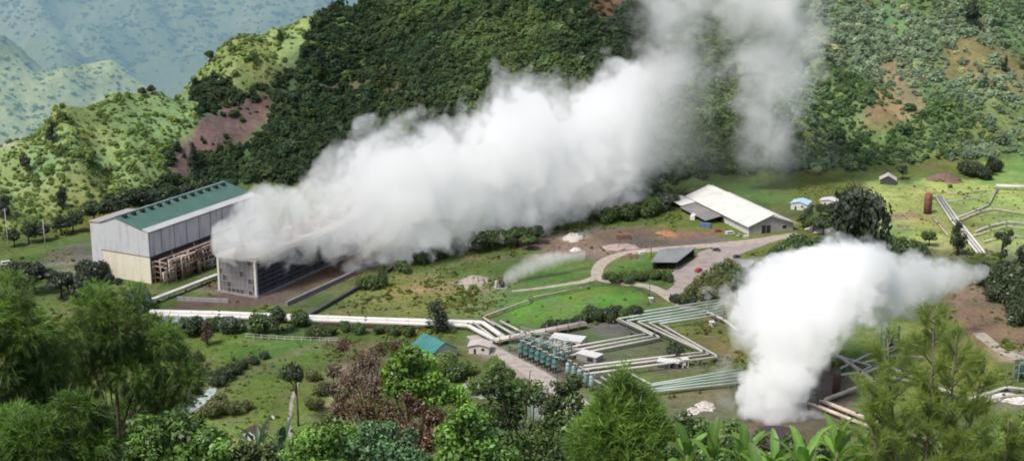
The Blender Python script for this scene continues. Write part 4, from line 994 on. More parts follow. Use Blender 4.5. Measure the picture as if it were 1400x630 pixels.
# ------------------------------------------------------------------ vehicles
def wheel(t, x, y, r=.36, w=.24):
    m = MB(); n = 14; vs = [(x+s*w/2, y+rr*math.cos(6.2832*k/n), r+rr*math.sin(6.2832*k/n)) for s, rr in ((-1, r*.6), (-1, r*.94), (-.7, r), (.7, r), (1, r*.94), (1, r*.6)) for k in range(n)]
    m.add(vs, [(i*n+k, i*n+(k+1) % n, (i+1)*n+(k+1) % n, (i+1)*n+k) for i in range(5) for k in range(n)], True)
    o = m.build('wheel', TYRE, t); q = MB(); s = 1 if x > 0 else -1
    q.add([(x+s*w*.5, y, r)]+[(x+s*w*.48, y+r*.6*math.cos(6.2832*k/n), r+r*.6*math.sin(6.2832*k/n)) for k in range(n)], [(0, k+1, (k+1) % n+1) for k in range(n)]); q.build('rim', PIPEW, o)
def profile_body(t, prof, w, mat, name='body', taper=.0):
    m = MB(); n = len(prof); vs = [(s*(w/2-(taper if z > 1.05 else 0)), y, z) for s in (-1, 1) for y, z in prof]
    m.add(vs, [tuple(range(n)), tuple(range(2*n-1, n-1, -1))]+[(i, n+i, n+(i+1) % n, (i+1) % n) for i in range(n)]); return m.build(name, mat, t, bevel=.06)
def pickup(label, P, rz, paint):
    t = empty('pickup_truck', P, rz); tag(t, label, 'pickup')
    profile_body(t, [(-2.6, .45), (2.55, .45), (2.65, .8), (2.5, 1.02), (1.15, 1.1), (-2.55, 1.1), (-2.65, .8)], 1.85, paint)
    profile_body(t, [(1.15, 1.09), (.55, 1.75), (-.75, 1.78), (-.95, 1.09)], 1.7, paint, 'cab', .12)
    g = MB(); g.hull([(-.72, 1.16, 1.13), (.72, 1.16, 1.13), (.62, .6, 1.73), (-.62, .6, 1.73)], .02); g.build('windscreen', GLASS, t)
    for s in (-1, 1): MB().add([(s*.86, .85, 1.18), (s*.86, -.7, 1.18), (s*.76, -.66, 1.66), (s*.76, .5, 1.66)], [(0, 1, 2, 3)]).build('window', GLASS, t)
    MB().box((0, -1.78, 1.115), (1.55, 1.5, .02)).build('cargo_bed', DARKSTEEL, t)
    m = MB(); [m.box((s*.85, -1.78, 1.25), (.1, 1.6, .3)) for s in (-1, 1)]; m.box((0, -2.58, 1.25), (1.6, .1, .3)); m.build('bed_rail', paint, t)
    MB().box((0, 2.66, .55), (1.75, .16, .24)).build('bumper', DARKSTEEL, t)
    for s in (-1, 1): MB().box((s*.7, 2.62, .82), (.34, .08, .18)).build('headlight', WHITE, t)
    for x in (-.84, .84):
        for y in (-1.65, 1.65): wheel(t, x, y)
def car(label, P, rz, paint, van=False):
    t = empty('parked_van' if van else 'parked_car', P, rz); tag(t, label, 'van' if van else 'car')
    if van:
        profile_body(t, [(-2.4, .4), (2.3, .4), (2.4, .8), (2.2, 1.15), (1.55, 2.0), (-2.35, 2.05), (-2.42, 1.0)], 1.8, paint, taper=.08)
        MB().hull([(-.75, 2.21, 1.2), (.75, 2.21, 1.2), (.7, 1.62, 1.95), (-.7, 1.62, 1.95)], .02).build('windscreen', GLASS, t)
        for s in (-1, 1): MB().box((s*.885, -.3, 1.5), (.03, 3.2, .55)).build('window', GLASS, t)
    else:
        profile_body(t, [(-2.1, .4), (2.1, .4), (2.2, .7), (2.0, .9), (.95, 1.0), (-1.7, 1.0), (-2.15, .9)], 1.75, paint)
        profile_body(t, [(.95, .99), (.3, 1.45), (-1.0, 1.45), (-1.65, .99)], 1.6, GLASS, 'cabin', .12); MB().box((0, -.35, 1.465), (1.3, 1.3, .05)).build('roof', paint, t)
    for s in (-1, 1): MB().box((s*.65, 2.2 if not van else 2.37, .72), (.32, .08, .16)).build('headlight', WHITE, t)
    for x in (-.8, .8):
        for y in (-1.4, 1.4): wheel(t, x, y, .33)
pickup('small red pickup truck parked on the pale gravel yard', G(955, 371)+[0, 0, .06], R(-30), REDP)
car('dark car parked on the dirt road below the warehouse', G(979, 343)+[0, 0, .1], R(60), DARKSTEEL)
car('dark grey car at the right end of the gravel yard', G(1007, 352)+[0, 0, .04], R(-50), surf('grey_paint', (.1, .1, .11), .4, .1, .5))
car('white van half hidden by bushes at the far left edge', G(9, 362), R(-60), WHITE, True)
car('white van parked beside the warehouse front', G(998, 321), R(-70), WHITE, True)
car('red car parked under the warehouse lean-to', G(982, 317), R(-60), REDP)
car('pale car parked between the white van and the warehouse wall', G(1010, 323), R(-20), surf('silver_paint', (.45, .45, .45), .4, .1, .5))
# ------------------------------------------------------------------ rubble, crates and scrap
def heap(name, label, P, r, h, mat, seed, cat='heap'):
    g = np.random.RandomState(seed); n = 22; vs = []; fs = []
    rings = 7
    for i in range(rings+1):
        q = i/rings; rr = r*q
        for k in range(n):
            a = 6.2832*k/n; w = 1+.25*math.sin(a*2+seed)+.12*g.normal(); vs.append((rr*math.cos(a)*w, rr*math.sin(a)*w*.8, h*(1-q**1.5)*(1+.18*g.normal())*(1 if i < rings else 0)-(.15 if i == rings else 0)))
    for i in range(rings):
        for k in range(n): fs.append((i*n+k, i*n+(k+1) % n, (i+1)*n+(k+1) % n, (i+1)*n+k))
    m = MB(); m.add(vs, fs); o = m.build(name, mat); o.location = [float(v) for v in P]; tag(o, label, cat); return o
BROWNSOIL = surf('brown_soil', (.2, .125, .1), .95, .3, .5, stain=(.1, .07, .06), stain_amt=.6); PALESTONE = surf('pale_stone', (.5, .46, .42), .9, .25, .8)
heap('soil_mound', 'brown soil mound in the grass above the rusty tank', onground(1292, 247), 9.5, 4.2, BROWNSOIL, 3, 'mound')
heap('rubble_heap', 'pale rubble heap left of the brown yard', G(783, 326), 7, 2.4, PALESTONE, 5)
heap('rubble_heap', 'small white rubble heap on the brown yard near the road bend', G(787, 342), 3, 1.4, WHITE, 6)
heap('rubble_heap', 'pink-grey rubble heap in the middle of the brown yard', G(846, 338), 8, 1.6, surf('pinkgrey_stone', (.36, .28, .25), .9, .3, .6), 7)
heap('rubble_heap', 'dark scrap heap inside the road loop', G(862, 352), 4, 1.8, RUST, 8)
heap('rubble_heap', 'white rubble beside the right pipes', G(1380, 545), 7, 1.6, WHITE, 9)
heap('rubble_heap', 'pale pile behind the roadside trees near the light blue roof', G(1117, 315), 6, 2.4, PALESTONE, 10)
heap('rubble_heap', 'pale lime heap beside the wisp of steam', G(964, 556), 4.5, 2.0, PALESTONE, 11)
heap('rubble_heap', 'second pale lime heap left of the steam wisp', G(948, 562), 3.6, 1.2, PALESTONE, 12)
heap('rubble_heap', 'grey stone pile below the teal roofed house', G(650, 528), 7, 1.5, surf('grey_stone', (.3, .29, .28), .9, .3, .8), 13)
heap('rubble_heap', 'grey stone pile between the shrubs and the gravel track', G(672, 540), 6, 1.3, surf('grey_stone', (.3, .29, .28), .9, .3, .8), 14)
heap('rubble_heap', 'pale rubble in front of the low annex', G(95, 380), 6, 1.5, PALESTONE, 15)
heap('rubble_heap', 'orange-brown soil heap at the left of the warehouse lean-to', G(912, 320), 6, 1.4, surf('orange_soil', (.34, .17, .09), .95, .3, .5), 16)
heap('rubble_heap', 'pale tarp-covered pile on the stream bank left of the meadow hut', G(372, 570), 1.8, .8, PALESTONE, 17)
heap('rubble_heap', 'grey gravel bank where the slope meets the small wellhead', G(648, 385), 9, 2.0, surf('grey_gravel', (.34, .3, .27), .95, .25, .7), 18)
def crate(label, px, py, w, l, h, rz, mat):
    t = empty('crate', G(px, py), R(rz)); tag(t, label, 'crate')
    MB().box((0, 0, h/2), (w, l, h)).build('box', mat, t); m = MB(); [m.box((x, -l/2-.04, h/2), (.15, .1, h)) for x in (-w*.4, 0, w*.4)]; m.build('batten', TIMBER, t)
crate('white crate in the brown yard left of the open shed', 878, 347, 3, 2, 1.4, 20, WHITE)
crate('blue container standing beside the warehouse lean-to', 964, 311, 6, 2.4, 2.4, -20, surf('blue_paint', (.1, .16, .26), .6, .2, .5))
crate('pale container at the left corner of the warehouse sheds', 948, 299, 6, 2.6, 2.4, 70, WHITE)
crate('rusty container at the back of the brown yard', 852, 326, 7, 2.4, 2.3, 8, RUST)
crate('pale crate at the front corner of the warehouse', 1020, 325, 2.4, 1.8, 1.4, 8, CONCW)
# ------------------------------------------------------------------ trees one can tell apart (middle distance)
LEAF = leaf_mat('leaves', transl=.3)
BARK = surf('bark', (.10, .075, .055), .95, .3, 3.0)
PALEBARK = surf('pale_bark', (.22, .19, .16), .95, .3, 3.0)
def tree_meshes(kind, col, seed, n=900):
    """8 m tall shape: (trunk mesh, crown mesh)"""
    rng = np.random.RandomState(seed); bl = []
    if kind == 'broad':
        for i in range(11):
            a = rng.random()*6.28; q = 2.2*rng.random()**.6; r = 1.0+.7*rng.random(); bl.append((q*math.cos(a), q*math.sin(a), 3.4+3.4*rng.random()*(1-.25*q/2.2), r, r, r*.8))
        bl.append((0, 0, 4.8, 2.0, 2.0, 1.8)); sz = .55
    elif kind == 'casuarina':
        for i in range(13):
            z = 2.2+5.4*i/12.; q = 1.35*(1-((z-3.8)/4.6)**2)*.8; a = rng.random()*6.28; r = .55+.75*max(.15, 1-(z-2)/6.5); bl.append((q*math.cos(a)*.8, q*math.sin(a)*.8, z, r, r, r*1.25))
        sz = .5
    elif kind == 'cone':
        for i in range(12):
            z = 1.2+6.4*i/11.; w = 1.9*(1-(z-.6)/7.6); a = rng.random()*6.28; bl.append((w*.45*math.cos(a), w*.45*math.sin(a), z, max(.28, w*.75), max(.28, w*.75), .95))
        sz = .45
    elif kind == 'sparse':
        for i in range(14):
            a = rng.random()*6.28; z = 2.6+5.2*rng.random(); q = 1.7*rng.random(); r = .45+.4*rng.random(); bl.append((q*math.cos(a), q*math.sin(a), z, r, r, r))
        sz = .42
    elif kind == 'shrub':                     # wide, low: 8 m tall unit but 12 wide
        for i in range(10):
            a = rng.random()*6.28; q = 3.6*rng.random()**.7; r = 1.7+1.2*rng.random(); bl.append((q*math.cos(a), q*math.sin(a), 2.2+3.2*rng.random()*(1-.1*q), r, r, r))
        sz = .85
    elif kind == 'umbrella':
        for i in range(10):
            a = rng.random()*6.28; q = 2.4*rng.random()**.6; r = .9+.5*rng.random(); bl.append((q*math.cos(a), q*math.sin(a), 6.2+.9*rng.random(), r, r, r*.7))
        sz = .5
    p, d, sh, k = crown_points(bl, n, rng, .5)
    p[:, 2] = np.maximum(p[:, 2], .1)
    tone = (.7+.6*rng.random(len(bl)))[k]
    v, f = leaf_cloud(p, d+np.array([0, 0, .35]), sz, 1.5 if kind != 'casuarina' else 2.6, rng, .6, .4 if kind == 'casuarina' else 0)
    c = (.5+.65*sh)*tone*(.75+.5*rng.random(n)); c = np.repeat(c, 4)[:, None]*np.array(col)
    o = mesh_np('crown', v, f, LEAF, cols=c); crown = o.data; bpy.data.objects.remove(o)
    t = MB(); top = 6.6 if kind != 'shrub' else 3.5; lean = rng.normal(0, .25, 2)
    t.tube([(0, 0, -.3), (lean[0]*.4, lean[1]*.4, top*.45), (lean[0], lean[1], top)], [.26, .18, .06], 7)
    for b in bl[::2]:
        z0 = max(.8, b[2]*.55); f0 = z0/top; t.tube([(lean[0]*f0, lean[1]*f0, z0), (b[0]*.6, b[1]*.6, b[2]*.82), (b[0]*.9, b[1]*.9, b[2])], [.11, .07, .03], 5)
    o = t.build('trunk', BARK); tm = o.data; bpy.data.objects.remove(o)
    return tm, crown
DK = (.068, .098, .045); MD = (.095, .155, .045); LT = (.16, .24, .06); GR = (.12, .155, .10); BR = (.13, .09, .06); VD = (.058, .075, .048); OL = (.16, .18, .06)
_lib = {}
def variant(kind, col, s):
    k = (kind, col, s)
    if k not in _lib: _lib[k] = tree_meshes(kind, col, hash((kind, col)) % 977+s*31 if False else (sum(map(ord, kind))*7+int(col[1]*9973)+s*31) % 9973, 2400 if kind in ('broad', 'shrub') else 1700)
    return _lib[k]
_trn = random.Random(21)
def tree(px, py, h, kind, col, label, group=None, w=1.0, name=None, cat=None):
    """h: height in photo pixels; stands where the photo ray meets the ground"""
    P = onground(px, py) if py < 345 else G(px, py)
    dist = math.sqrt(P[0]**2+P[1]**2+(H-P[2])**2); m = h*dist/F/.96
    t = empty(name or ('shrub' if kind == 'shrub' else 'tree'), P, _trn.random()*6.28)
    tm, cm = variant(kind, col, _trn.randrange(3))
    s = m/(8.0 if kind != 'shrub' else 6.0); t.scale = (s*w*(.92+.16*_trn.random()), s*w*(.92+.16*_trn.random()), s)
    tag(t, label, cat or ('shrub' if kind == 'shrub' else 'tree'), group)
    link('trunk', tm, t); link('crown', cm, t); return t
tree(1172, 341, 78, 'shrub', VD, 'very big dark rounded tree above the lower right billow of steam', w=.56, name='tree', cat='tree')
tree(1152, 338, 44, 'broad', DK, 'lower dark tree leaning against the left flank of the very big dark tree', w=1.5)
tree(598, 456, 46, 'casuarina', VD, 'dark fuzzy tree standing in front of the long white pipes', w=1.35)
tree(1309, 349, 44, 'casuarina', DK, 'dark upright tree beside the three white pad pipes', w=1.2)
tree(1367, 366, 46, 'sparse', DK, 'thin ragged tree right of the dark upright tree', w=1.0)
tree(1270, 337, 22, 'broad', MD, 'small round green tree left of the dark upright tree', w=1.2)
for x, y, h in ((1208, 346, 24), (1222, 350, 22), (1238, 354, 26), (1252, 353, 20), (1196, 344, 20), (1262, 352, 14)): tree(x, y, h, 'shrub', MD, 'green shrub in the hedge-like row between the big dark tree and the dark upright tree', 'shrubs right of the big dark tree', w=.8)
tree(48, 402, 48, 'broad', VD, 'wide dark tree nearest to the white van at the left', w=1.4)
tree(84, 408, 42, 'broad', VD, 'second dark tree right of the wide dark one at the left', w=1.3)
tree(22, 392, 34, 'broad', DK, 'dark tree just below the white van', w=1.3)
for x, y, h in ((112, 410, 26), (104, 400, 22)): tree(x, y, h, 'shrub', VD, 'low dark shrub at the right foot of the dark left trees', 'low dark shrubs by the left trees', w=.8)
for x, y, h in ((114, 378, 20), (128, 384, 24), (136, 380, 20), (150, 388, 11), (163, 389, 8)): tree(x, y, h, 'shrub', VD, 'dark bush against the left foot of the power house end wall', 'dark bushes at the power house foot', w=.8)
tree(190, 424, 26, 'shrub', (.09, .13, .12), 'bluish-green rounded shrub at the foot of the covered duct', w=.85)
tree(380, 456, 38, 'broad', DK, 'dark tree on the white fence line, left of the middle', w=1.15)
tree(352, 456, 24, 'shrub', MD, 'green shrub left of the dark tree on the fence line', w=.8)
tree(284, 472, 34, 'casuarina', BR, 'brownish fuzzy tree at the top edge of the meadow', w=1.1)
tree(262, 458, 24, 'shrub', DK, 'dark shrub beside the long low pale block', w=.9)
tree(318, 456, 22, 'shrub', GR, 'grey green shrub under the white pipes, left of the fence line', w=.9)
tree(410, 446, 20, 'shrub', MD, 'green shrub where the dark trough meets the white pipes', w=.8)
tree(300, 452, 18, 'shrub', MD, 'small green shrub between the pale block and the fence', w=.8)
tree(432, 462, 16, 'shrub', MD, 'green shrub just right of the fence middle', w=.9)
tree(408, 582, 88, 'umbrella', DK, 'slender tree with one round tuft on a bare trunk in the meadow', w=.55)
for x, y, h in ((318, 512, 13), (306, 520, 16), (296, 528, 14), (330, 504, 12), (346, 498, 10), (286, 520, 12), (360, 490, 9)): tree(x, y, h, 'shrub', DK, 'dark low bush along the upper stream bank in the meadow', 'bushes along the stream bank')
tree(524, 392, 30, 'casuarina', MD, 'lone upright tree on the green slope right of the dark trough', w=1.0)
tree(506, 396, 18, 'shrub', MD, 'small bush left of the lone upright slope tree')
for x, y, h in ((550, 372, 14), (575, 360, 16), (600, 352, 18), (625, 345, 18), (560, 352, 14), (590, 342, 16)): tree(x, y, h, 'shrub', MD, 'green bush on the slope under the bottom edge of the great plume', 'bushes on the slope under the plume')
for x, y, h in ((655, 346, 26), (668, 342, 30), (690, 340, 30), (708, 336, 30), (722, 342, 24), (735, 334, 26), (640, 338, 26), (676, 330, 24)): tree(x, y, h, 'broad', DK if x % 2 else MD, 'dark leafy tree in the clump under the right part of the great plume', 'clump of trees under the plume', w=1.3)
for x, y, h in ((812, 300, 16), (830, 304, 18), (850, 300, 20), (868, 298, 22), (885, 294, 22), (902, 288, 22), (842, 290, 20), (920, 282, 20), (862, 284, 20), (880, 278, 20), (900, 272, 20), (822, 292, 16)): tree(x, y, h, 'shrub' if x % 4 else 'broad', GR if y < 292 else MD, 'grey-green tree in the thicket left of the white warehouse roof', 'thicket left of the warehouse', w=1.1)
for k in range(9): tree(795+k*9.5, 441-k*.6-(k % 2)*3, 13+(k*5) % 7, 'shrub', DK if k % 3 else MD, 'dark bush in the row along the near edge of the bright lawn', 'bushes along the near lawn edge', w=.8)
for k in range(6): tree(745+k*9, 451-k*1.6, 9+(k*3) % 4, 'shrub', DK, 'small dark bush in the row above the pipe bridge', 'small bushes above the pipe bridge', w=.8)
for k in range(10): tree(832+k*9, 382+3*math.sin(k*.7)+(k % 2)*3, 11, 'shrub', MD, 'green shrub on the rim of the grassy road loop', 'shrubs inside the road loop', w=.9)
for x, y, h in ((960, 400, 22), (972, 395, 24), (985, 388, 24), (996, 380, 22), (948, 408, 18), (966, 410, 18), (984, 402, 20), (1000, 396, 22), (1010, 384, 20)): tree(x, y, h, 'shrub', MD if x % 3 else OL, 'green shrub between the gravel yard and the lower billow', 'shrubs right of the gravel yard', w=.85)
for x, y, h in ((922, 414, 12), (932, 417, 13), (944, 416, 11)): tree(x, y, h, 'shrub', DK, 'small dark shrub where the road reaches the teal pipes', 'small shrubs at the road end', w=.8)
tree(921, 490, 19, 'shrub', DK, 'round dark bush standing between the white pipe rows', w=.9)
for x, y, h in ((1062, 352, 18), (1078, 350, 20), (1094, 346, 22), (1108, 352, 22), (1122, 348, 20), (1085, 358, 18), (1104, 362, 18)): tree(x, y, h, 'shrub', LT if x % 2 else MD, 'light green shrub on the bank above the lower billow', 'shrubs on the bank above the billow', w=.85)
for x, y, h in ((1098, 312, 20), (1112, 318, 24), (1126, 322, 26), (1138, 300, 22), (1122, 296, 18), (1106, 300, 16)): tree(x, y, h, 'broad', DK if x % 4 else MD, 'dark tree between the warehouse and the very big dark tree', 'trees right of the warehouse', w=1.3)
for x, y, h in ((1352, 392, 26), (1366, 400, 32), (1380, 408, 36), (1394, 416, 38), (1408, 420, 40), (1345, 384, 22), (1376, 392, 30), (1395, 398, 34), (1360, 412, 22), (1386, 430, 28), (1404, 446, 28)): tree(x, y, h, 'shrub', DK, 'dark bushy tree in the belt at the right edge', 'dark belt of trees at the right edge', w=.85)
tree(1393, 372, 34, 'casuarina', VD, 'dark upright tree at the right edge above the bushy belt', w=1.1)
for x, y, h in ((100, 318, 28), (130, 308, 34), (152, 303, 38), (172, 298, 38), (192, 293, 36), (60, 330, 26), (84, 322, 28), (40, 334, 28), (20, 338, 24), (210, 288, 30), (232, 282, 28), (255, 276, 26), (280, 270, 24)): tree(x, y, h, 'broad', DK if x % 3 else VD, 'dark tree at the hill foot behind the power house', 'trees along the hill foot behind the power house', w=1.25)
for x, y, h in ((612, 500, 18), (676, 512, 22), (690, 528, 24), (706, 540, 22), (640, 512, 18), (622, 520, 22), (548, 486, 22), (538, 476, 16), (660, 540, 24), (600, 512, 20)): tree(x, y, h, 'shrub', MD if x % 4 else LT, 'green shrub around the teal-roofed house and along the gravel track', 'shrubs around the teal roofed house', w=.85)
for x, y, h in ((470, 452, 12), (490, 455, 14), (515, 456, 12), (540, 458, 13), (450, 458, 12), (560, 460, 12)): tree(x, y, h, 'shrub', MD, 'low bush below the long white pipes left of the teal-roofed house', 'low bushes below the white pipes', w=1.0)
for x, y, h in ((250, 492, 16), (268, 502, 20), (252, 516, 20), (276, 516, 16), (300, 556, 16), (318, 566, 18), (338, 560, 12), (290, 570, 20), (428, 520, 14), (440, 540, 16), (432, 560, 16)): tree(x, y, h, 'shrub', MD if x % 2 else OL, 'rough green bush scattered on the left meadow', 'bushes scattered on the left meadow', w=.9)
# single trees standing out on the hills
tree(72, 196, 28, 'casuarina', VD, 'dark upright tree alone on the bright spur at the far left', w=1.1)
tree(36, 236, 22, 'broad', VD, 'dark round tree on the bright spur below the upright one', w=1.0)
tree(86, 288, 30, 'casuarina', VD, 'dark upright tree low on the bright spur left of the power house', w=1.1)
tree(8, 300, 30, 'casuarina', VD, 'dark tree low on the spur at the very left edge', w=1.2)
tree(264, 232, 34, 'casuarina', VD, 'dark narrow tree at the foot of the brown landslide', w=1.1)
tree(287, 86, 16, 'broad', DK, 'round tree on the skyline of the middle ridge', w=1.1)
tree(196, 134, 14, 'broad', DK, 'left one of two small trees on the low skyline saddle', w=1.2)
tree(208, 130, 13, 'broad', DK, 'right one of two small trees on the low skyline saddle', w=1.2)
tree(383, 58, 16, 'casuarina', DK, 'small skyline tree by the pale gap in the ridge', w=1.2)
tree(485, 24, 14, 'cone', VD, 'pointed skyline tree high on the ridge', w=.9)
tree(1374, 98, 20, 'cone', VD, 'dark pointed tree high on the right hillside', w=1.1)
tree(1326, 40, 34, 'broad', VD, 'large dark tree near the top of the right hillside', w=.9)
tree(1234, 246, 20, 'broad', DK, 'dark tree right of the pale shack roof', w=1.1)
tree(1354, 240, 24, 'casuarina', DK, 'dark upright tree above the thick white header pipe', w=1.3)
for x, y, h in ((1318, 238, 16), (1330, 242, 18), (1344, 246, 16), (1362, 236, 16)): tree(x, y, h, 'shrub', DK, 'dark bush at the top right of the light green pad', 'bushes at the top of the pad', w=.9)
# ------------------------------------------------------------------ rough grass, weeds and low scrub on the valley floor
rng = np.random.RandomState(9)
n = 190000
x = rng.uniform(-330, 330, n); y = rng.uniform(395, 800, n); z = zt(x, y); px, py = proj(x, y, z)
nz = fbm(x, y, 18, 91, 4); nz2 = fbm(x, y, 45, 93, 3)
dens = np.clip(.06+1.3*(nz-.5), 0, .6)
def dset(poly, v, add=False):
    global dens
    m = inpoly(px, py, poly); dens = np.where(m, (dens+v) if add else v, dens)
dset([(430, 432), (500, 392), (545, 352), (640, 335), (705, 388), (690, 410), (650, 434)], .22, True)
dset([(150, 440), (470, 445), (480, 470), (150, 470)], .15, True)
dset([(690, 440), (725, 408), (760, 396), (830, 388), (880, 398), (890, 412), (820, 434), (715, 450)], .03)
dset([(1180, 250), (1420, 240), (1420, 345), (1180, 335)], .05)
dset([(200, 470), (440, 475), (470, 600), (200, 640)], .14)
dset([(690, 332), (880, 308), (1010, 330), (870, 342), (790, 352)], .05)
dset([(225, 425), (300, 385), (330, 330), (600, 320), (545, 352), (395, 416)], .012)
dset([(100, 300), (360, 240), (420, 330), (300, 372), (200, 392), (100, 392)], 0)
dset([(940, 255), (1095, 255), (1095, 330), (920, 330)], .0)
dset([(800, 255), (940, 262), (930, 305), (800, 312)], .5)
dset([(1090, 225), (1420, 205), (1420, 240), (1200, 248), (1180, 270), (1090, 275)], .4, True)
dset([(600, 250), (800, 250), (800, 312), (600, 330)], .3, True)
dset([(915, 377), (950, 392), (992, 362), (1092, 321), (975, 338), (925, 366)], .0)
dset([(690, 460), (800, 440), (830, 520), (700, 520)], .02)
for rd in ([(1092, 320), (1000, 333), (900, 341), (862, 345), (834, 353), (818, 366), (820, 380), (850, 387), (885, 391), (908, 401), (925, 412), (948, 424)], [(820, 377), (770, 389), (700, 398)], [(646, 458), (668, 474), (700, 492), (735, 512), (775, 540), (820, 580)], [(205, 428), (300, 430), (420, 435), (500, 438), (660, 443), (690, 464)]):
    q = np.array([G(*p)[:2] for p in rd])
    for a, b in zip(q[:-1], q[1:]):
        d = b-a; L2 = d@d; tt = np.clip(((x-a[0])*d[0]+(y-a[1])*d[1])/L2, 0, 1); dd = np.hypot(x-a[0]-tt*d[0], y-a[1]-tt*d[1]); dens = np.where(dd < 5.2, 0, dens)
dq = np.hypot(x-G(1062, 600)[0], y-G(1062, 600)[1]); dens = np.where(dq < 12, 0, dens)
ok = (z < 3.2) & (z > -1) & (px > -40) & (px < 1440) & (py < 650) & (rng.random(n) < dens)
x, y, z, px, py, nz, nz2 = [q[ok] for q in (x, y, z, px, py, nz, nz2)]
m = len(x); r = rng.random(m)
s = .25+.7*rng.random(m)**3+np.where(nz > .6, .9*rng.random(m)**1.5, 0)
tint = np.array((.24, .32, .10))*(1-r[:, None])+np.array((.14, .21, .06))*r[:, None]
ol = rng.random(m) < .2; tint[ol] = np.array((.22, .21, .09)); br = rng.random(m) < .05; tint[br] = np.array((.14, .09, .055))
tint *= (.75+.5*rng.random((m, 1)))
scatter('weeds', np.stack([x, y, z-.1*s], -1), np.stack([s, s, s*(.6+.5*rng.random(m))], -1), tint, 7)
print('weeds', m)
# ------------------------------------------------------------------ foreground plants on the viewer's slope
def base_of(px, Y):
    x = float(A(px, 600, Y)[0]); return np.array([x, Y, float(zt(x, Y))])
def fg_local(px, py, Y, P): return A(px, py, Y)-P
def blades(org, dirs, ln, wd, rng, bend=.25):
    """thin two-segment needles from org along dirs"""
    n = len(org); side = np.cross(dirs, rng.normal(0, 1, (n, 3))); side /= np.linalg.norm(side, axis=1, keepdims=True)+1e-9
    l = (ln*(.6+.8*rng.random(n)))[:, None]; w = wd*(.7+.6*rng.random(n))[:, None]
    mid = org+dirs*l*.5; tip = org+dirs*l; tip[:, 2] -= (l*bend)[:, 0]; mid[:, 2] -= (l*bend*.25)[:, 0]
    v = np.stack([org-side*w*.4, org+side*w*.4, mid+side*w*.5, mid-side*w*.5, tip], 1).reshape(-1, 3)
    i = np.arange(n)[:, None]*5
    return v, (i+np.array([0, 1, 2, 3])).reshape(-1, 4), (i+np.array([3, 2, 4])).reshape(-1, 3)
def unit(a): return a/(np.linalg.norm(a, axis=-1, keepdims=True)+1e-9)
def needle_crown(blobs, nspray, per, ln, wd, col, tip, seed, parent, upd=.3, droop=.3, shell=.5, name='crown'):
    rng = np.random.RandomState(seed)
    p, d, sh, k = crown_points(blobs, nspray, rng, shell)
    d = unit(d+np.array([0, 0, upd])+rng.normal(0, .35, d.shape))
    tone = (.7+.6*rng.random(len(blobs)))[k]
    o = np.repeat(p, per, 0); dd = np.repeat(d, per, 0); L = ln
    o = o+dd*(rng.random((len(o), 1))*L*.9)
    dd = unit(dd+rng.normal(0, .42, dd.shape))
    v, f4, f3 = blades(o, dd, L, wd, rng, droop)
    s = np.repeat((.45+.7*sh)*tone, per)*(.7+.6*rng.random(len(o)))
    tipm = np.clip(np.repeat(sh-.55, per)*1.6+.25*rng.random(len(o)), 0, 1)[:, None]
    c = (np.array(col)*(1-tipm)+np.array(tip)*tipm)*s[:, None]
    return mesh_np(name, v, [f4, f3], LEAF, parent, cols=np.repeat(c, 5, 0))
def leafy_crown(blobs, n, size, col, tip, seed, parent, aspect=1.9, shell=.5, name='crown', tilt=.75, droop=.2):
    rng = np.random.RandomState(seed)
    p, d, sh, k = crown_points(blobs, n, rng, shell)
    tone = (.65+.7*rng.random(len(blobs)))[k]
    v, f = leaf_cloud(p, d+np.array([0, 0, .5]), size, aspect, rng, tilt, droop)
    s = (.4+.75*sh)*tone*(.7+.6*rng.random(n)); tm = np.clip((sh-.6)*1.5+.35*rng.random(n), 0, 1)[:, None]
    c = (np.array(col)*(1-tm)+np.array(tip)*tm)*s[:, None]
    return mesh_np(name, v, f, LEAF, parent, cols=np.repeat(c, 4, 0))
def limbs(t, root, blobs, r0, seed, mat=None, top=None, name='trunk'):
    rg = random.Random(seed); m = MB(); bs = sorted(blobs, key=lambda b: b[2])
    top = top if top is not None else np.array([np.mean([b[0] for b in bs[-4:]]), np.mean([b[1] for b in bs[-4:]]), bs[-1][2]])
    pts = []
    for i in range(7):
        s = i/6.; pts.append((root[0]+(top[0]-root[0])*s+(rg.random()-.5)*.3*(0 < i < 6), root[1]+(top[1]-root[1])*s+(rg.random()-.5)*.3*(0 < i < 6), root[2]+(top[2]-root[2])*s))
    m.tube(pts, [r0*(1-.85*i/6.) for i in range(7)], 8)
    for b in bs:
        f = min(.95, max(.15, (b[2]-root[2])/(top[2]-root[2])*.75)); i = int(f*6); q = pts[i]
        mid = ((q[0]+b[0])/2+(rg.random()-.5)*.4, (q[1]+b[1])/2+(rg.random()-.5)*.4, (q[2]+b[2])/2-.1)
        m.tube([q, mid, b[:3]], [r0*.4*(1-.6*f), r0*.22, r0*.07], 5)
        for k in range(2): m.tube([mid, (b[0]+(rg.random()-.5)*b[3]*1.5, b[1]+(rg.random()-.5)*b[4]*1.5, b[2]+(rg.random()-.2)*b[5])], [r0*.16, r0*.04], 4)
    return m.build(name, mat or BARK, t)
def fg_plant(name, label, cat, px, Y, group=None):
    P = base_of(px, Y); t = empty(name, P); tag(t, label, cat, group); return t, P
def fblobs(spec, Y, P, seed, depth=1.0, flat=.85):
    """spec: (px, py, radius in px) -> blobs around depth Y in local coordinates"""
    rg = random.Random(seed); r = []
    for px, py, rp in spec:
        q = A(px, py, Y); rr = rp*math.sqrt(q[0]**2+q[1]**2+(H-q[2])**2)/F; dy = (rg.random()-.5)*2*rr*depth
        q = q-P; r.append((q[0], q[1]+dy, q[2], rr, rr, rr*flat))
    return r
CG = (0.0697, 0.132, 0.0279); CT_ = (0.186, 0.31, 0.0543)
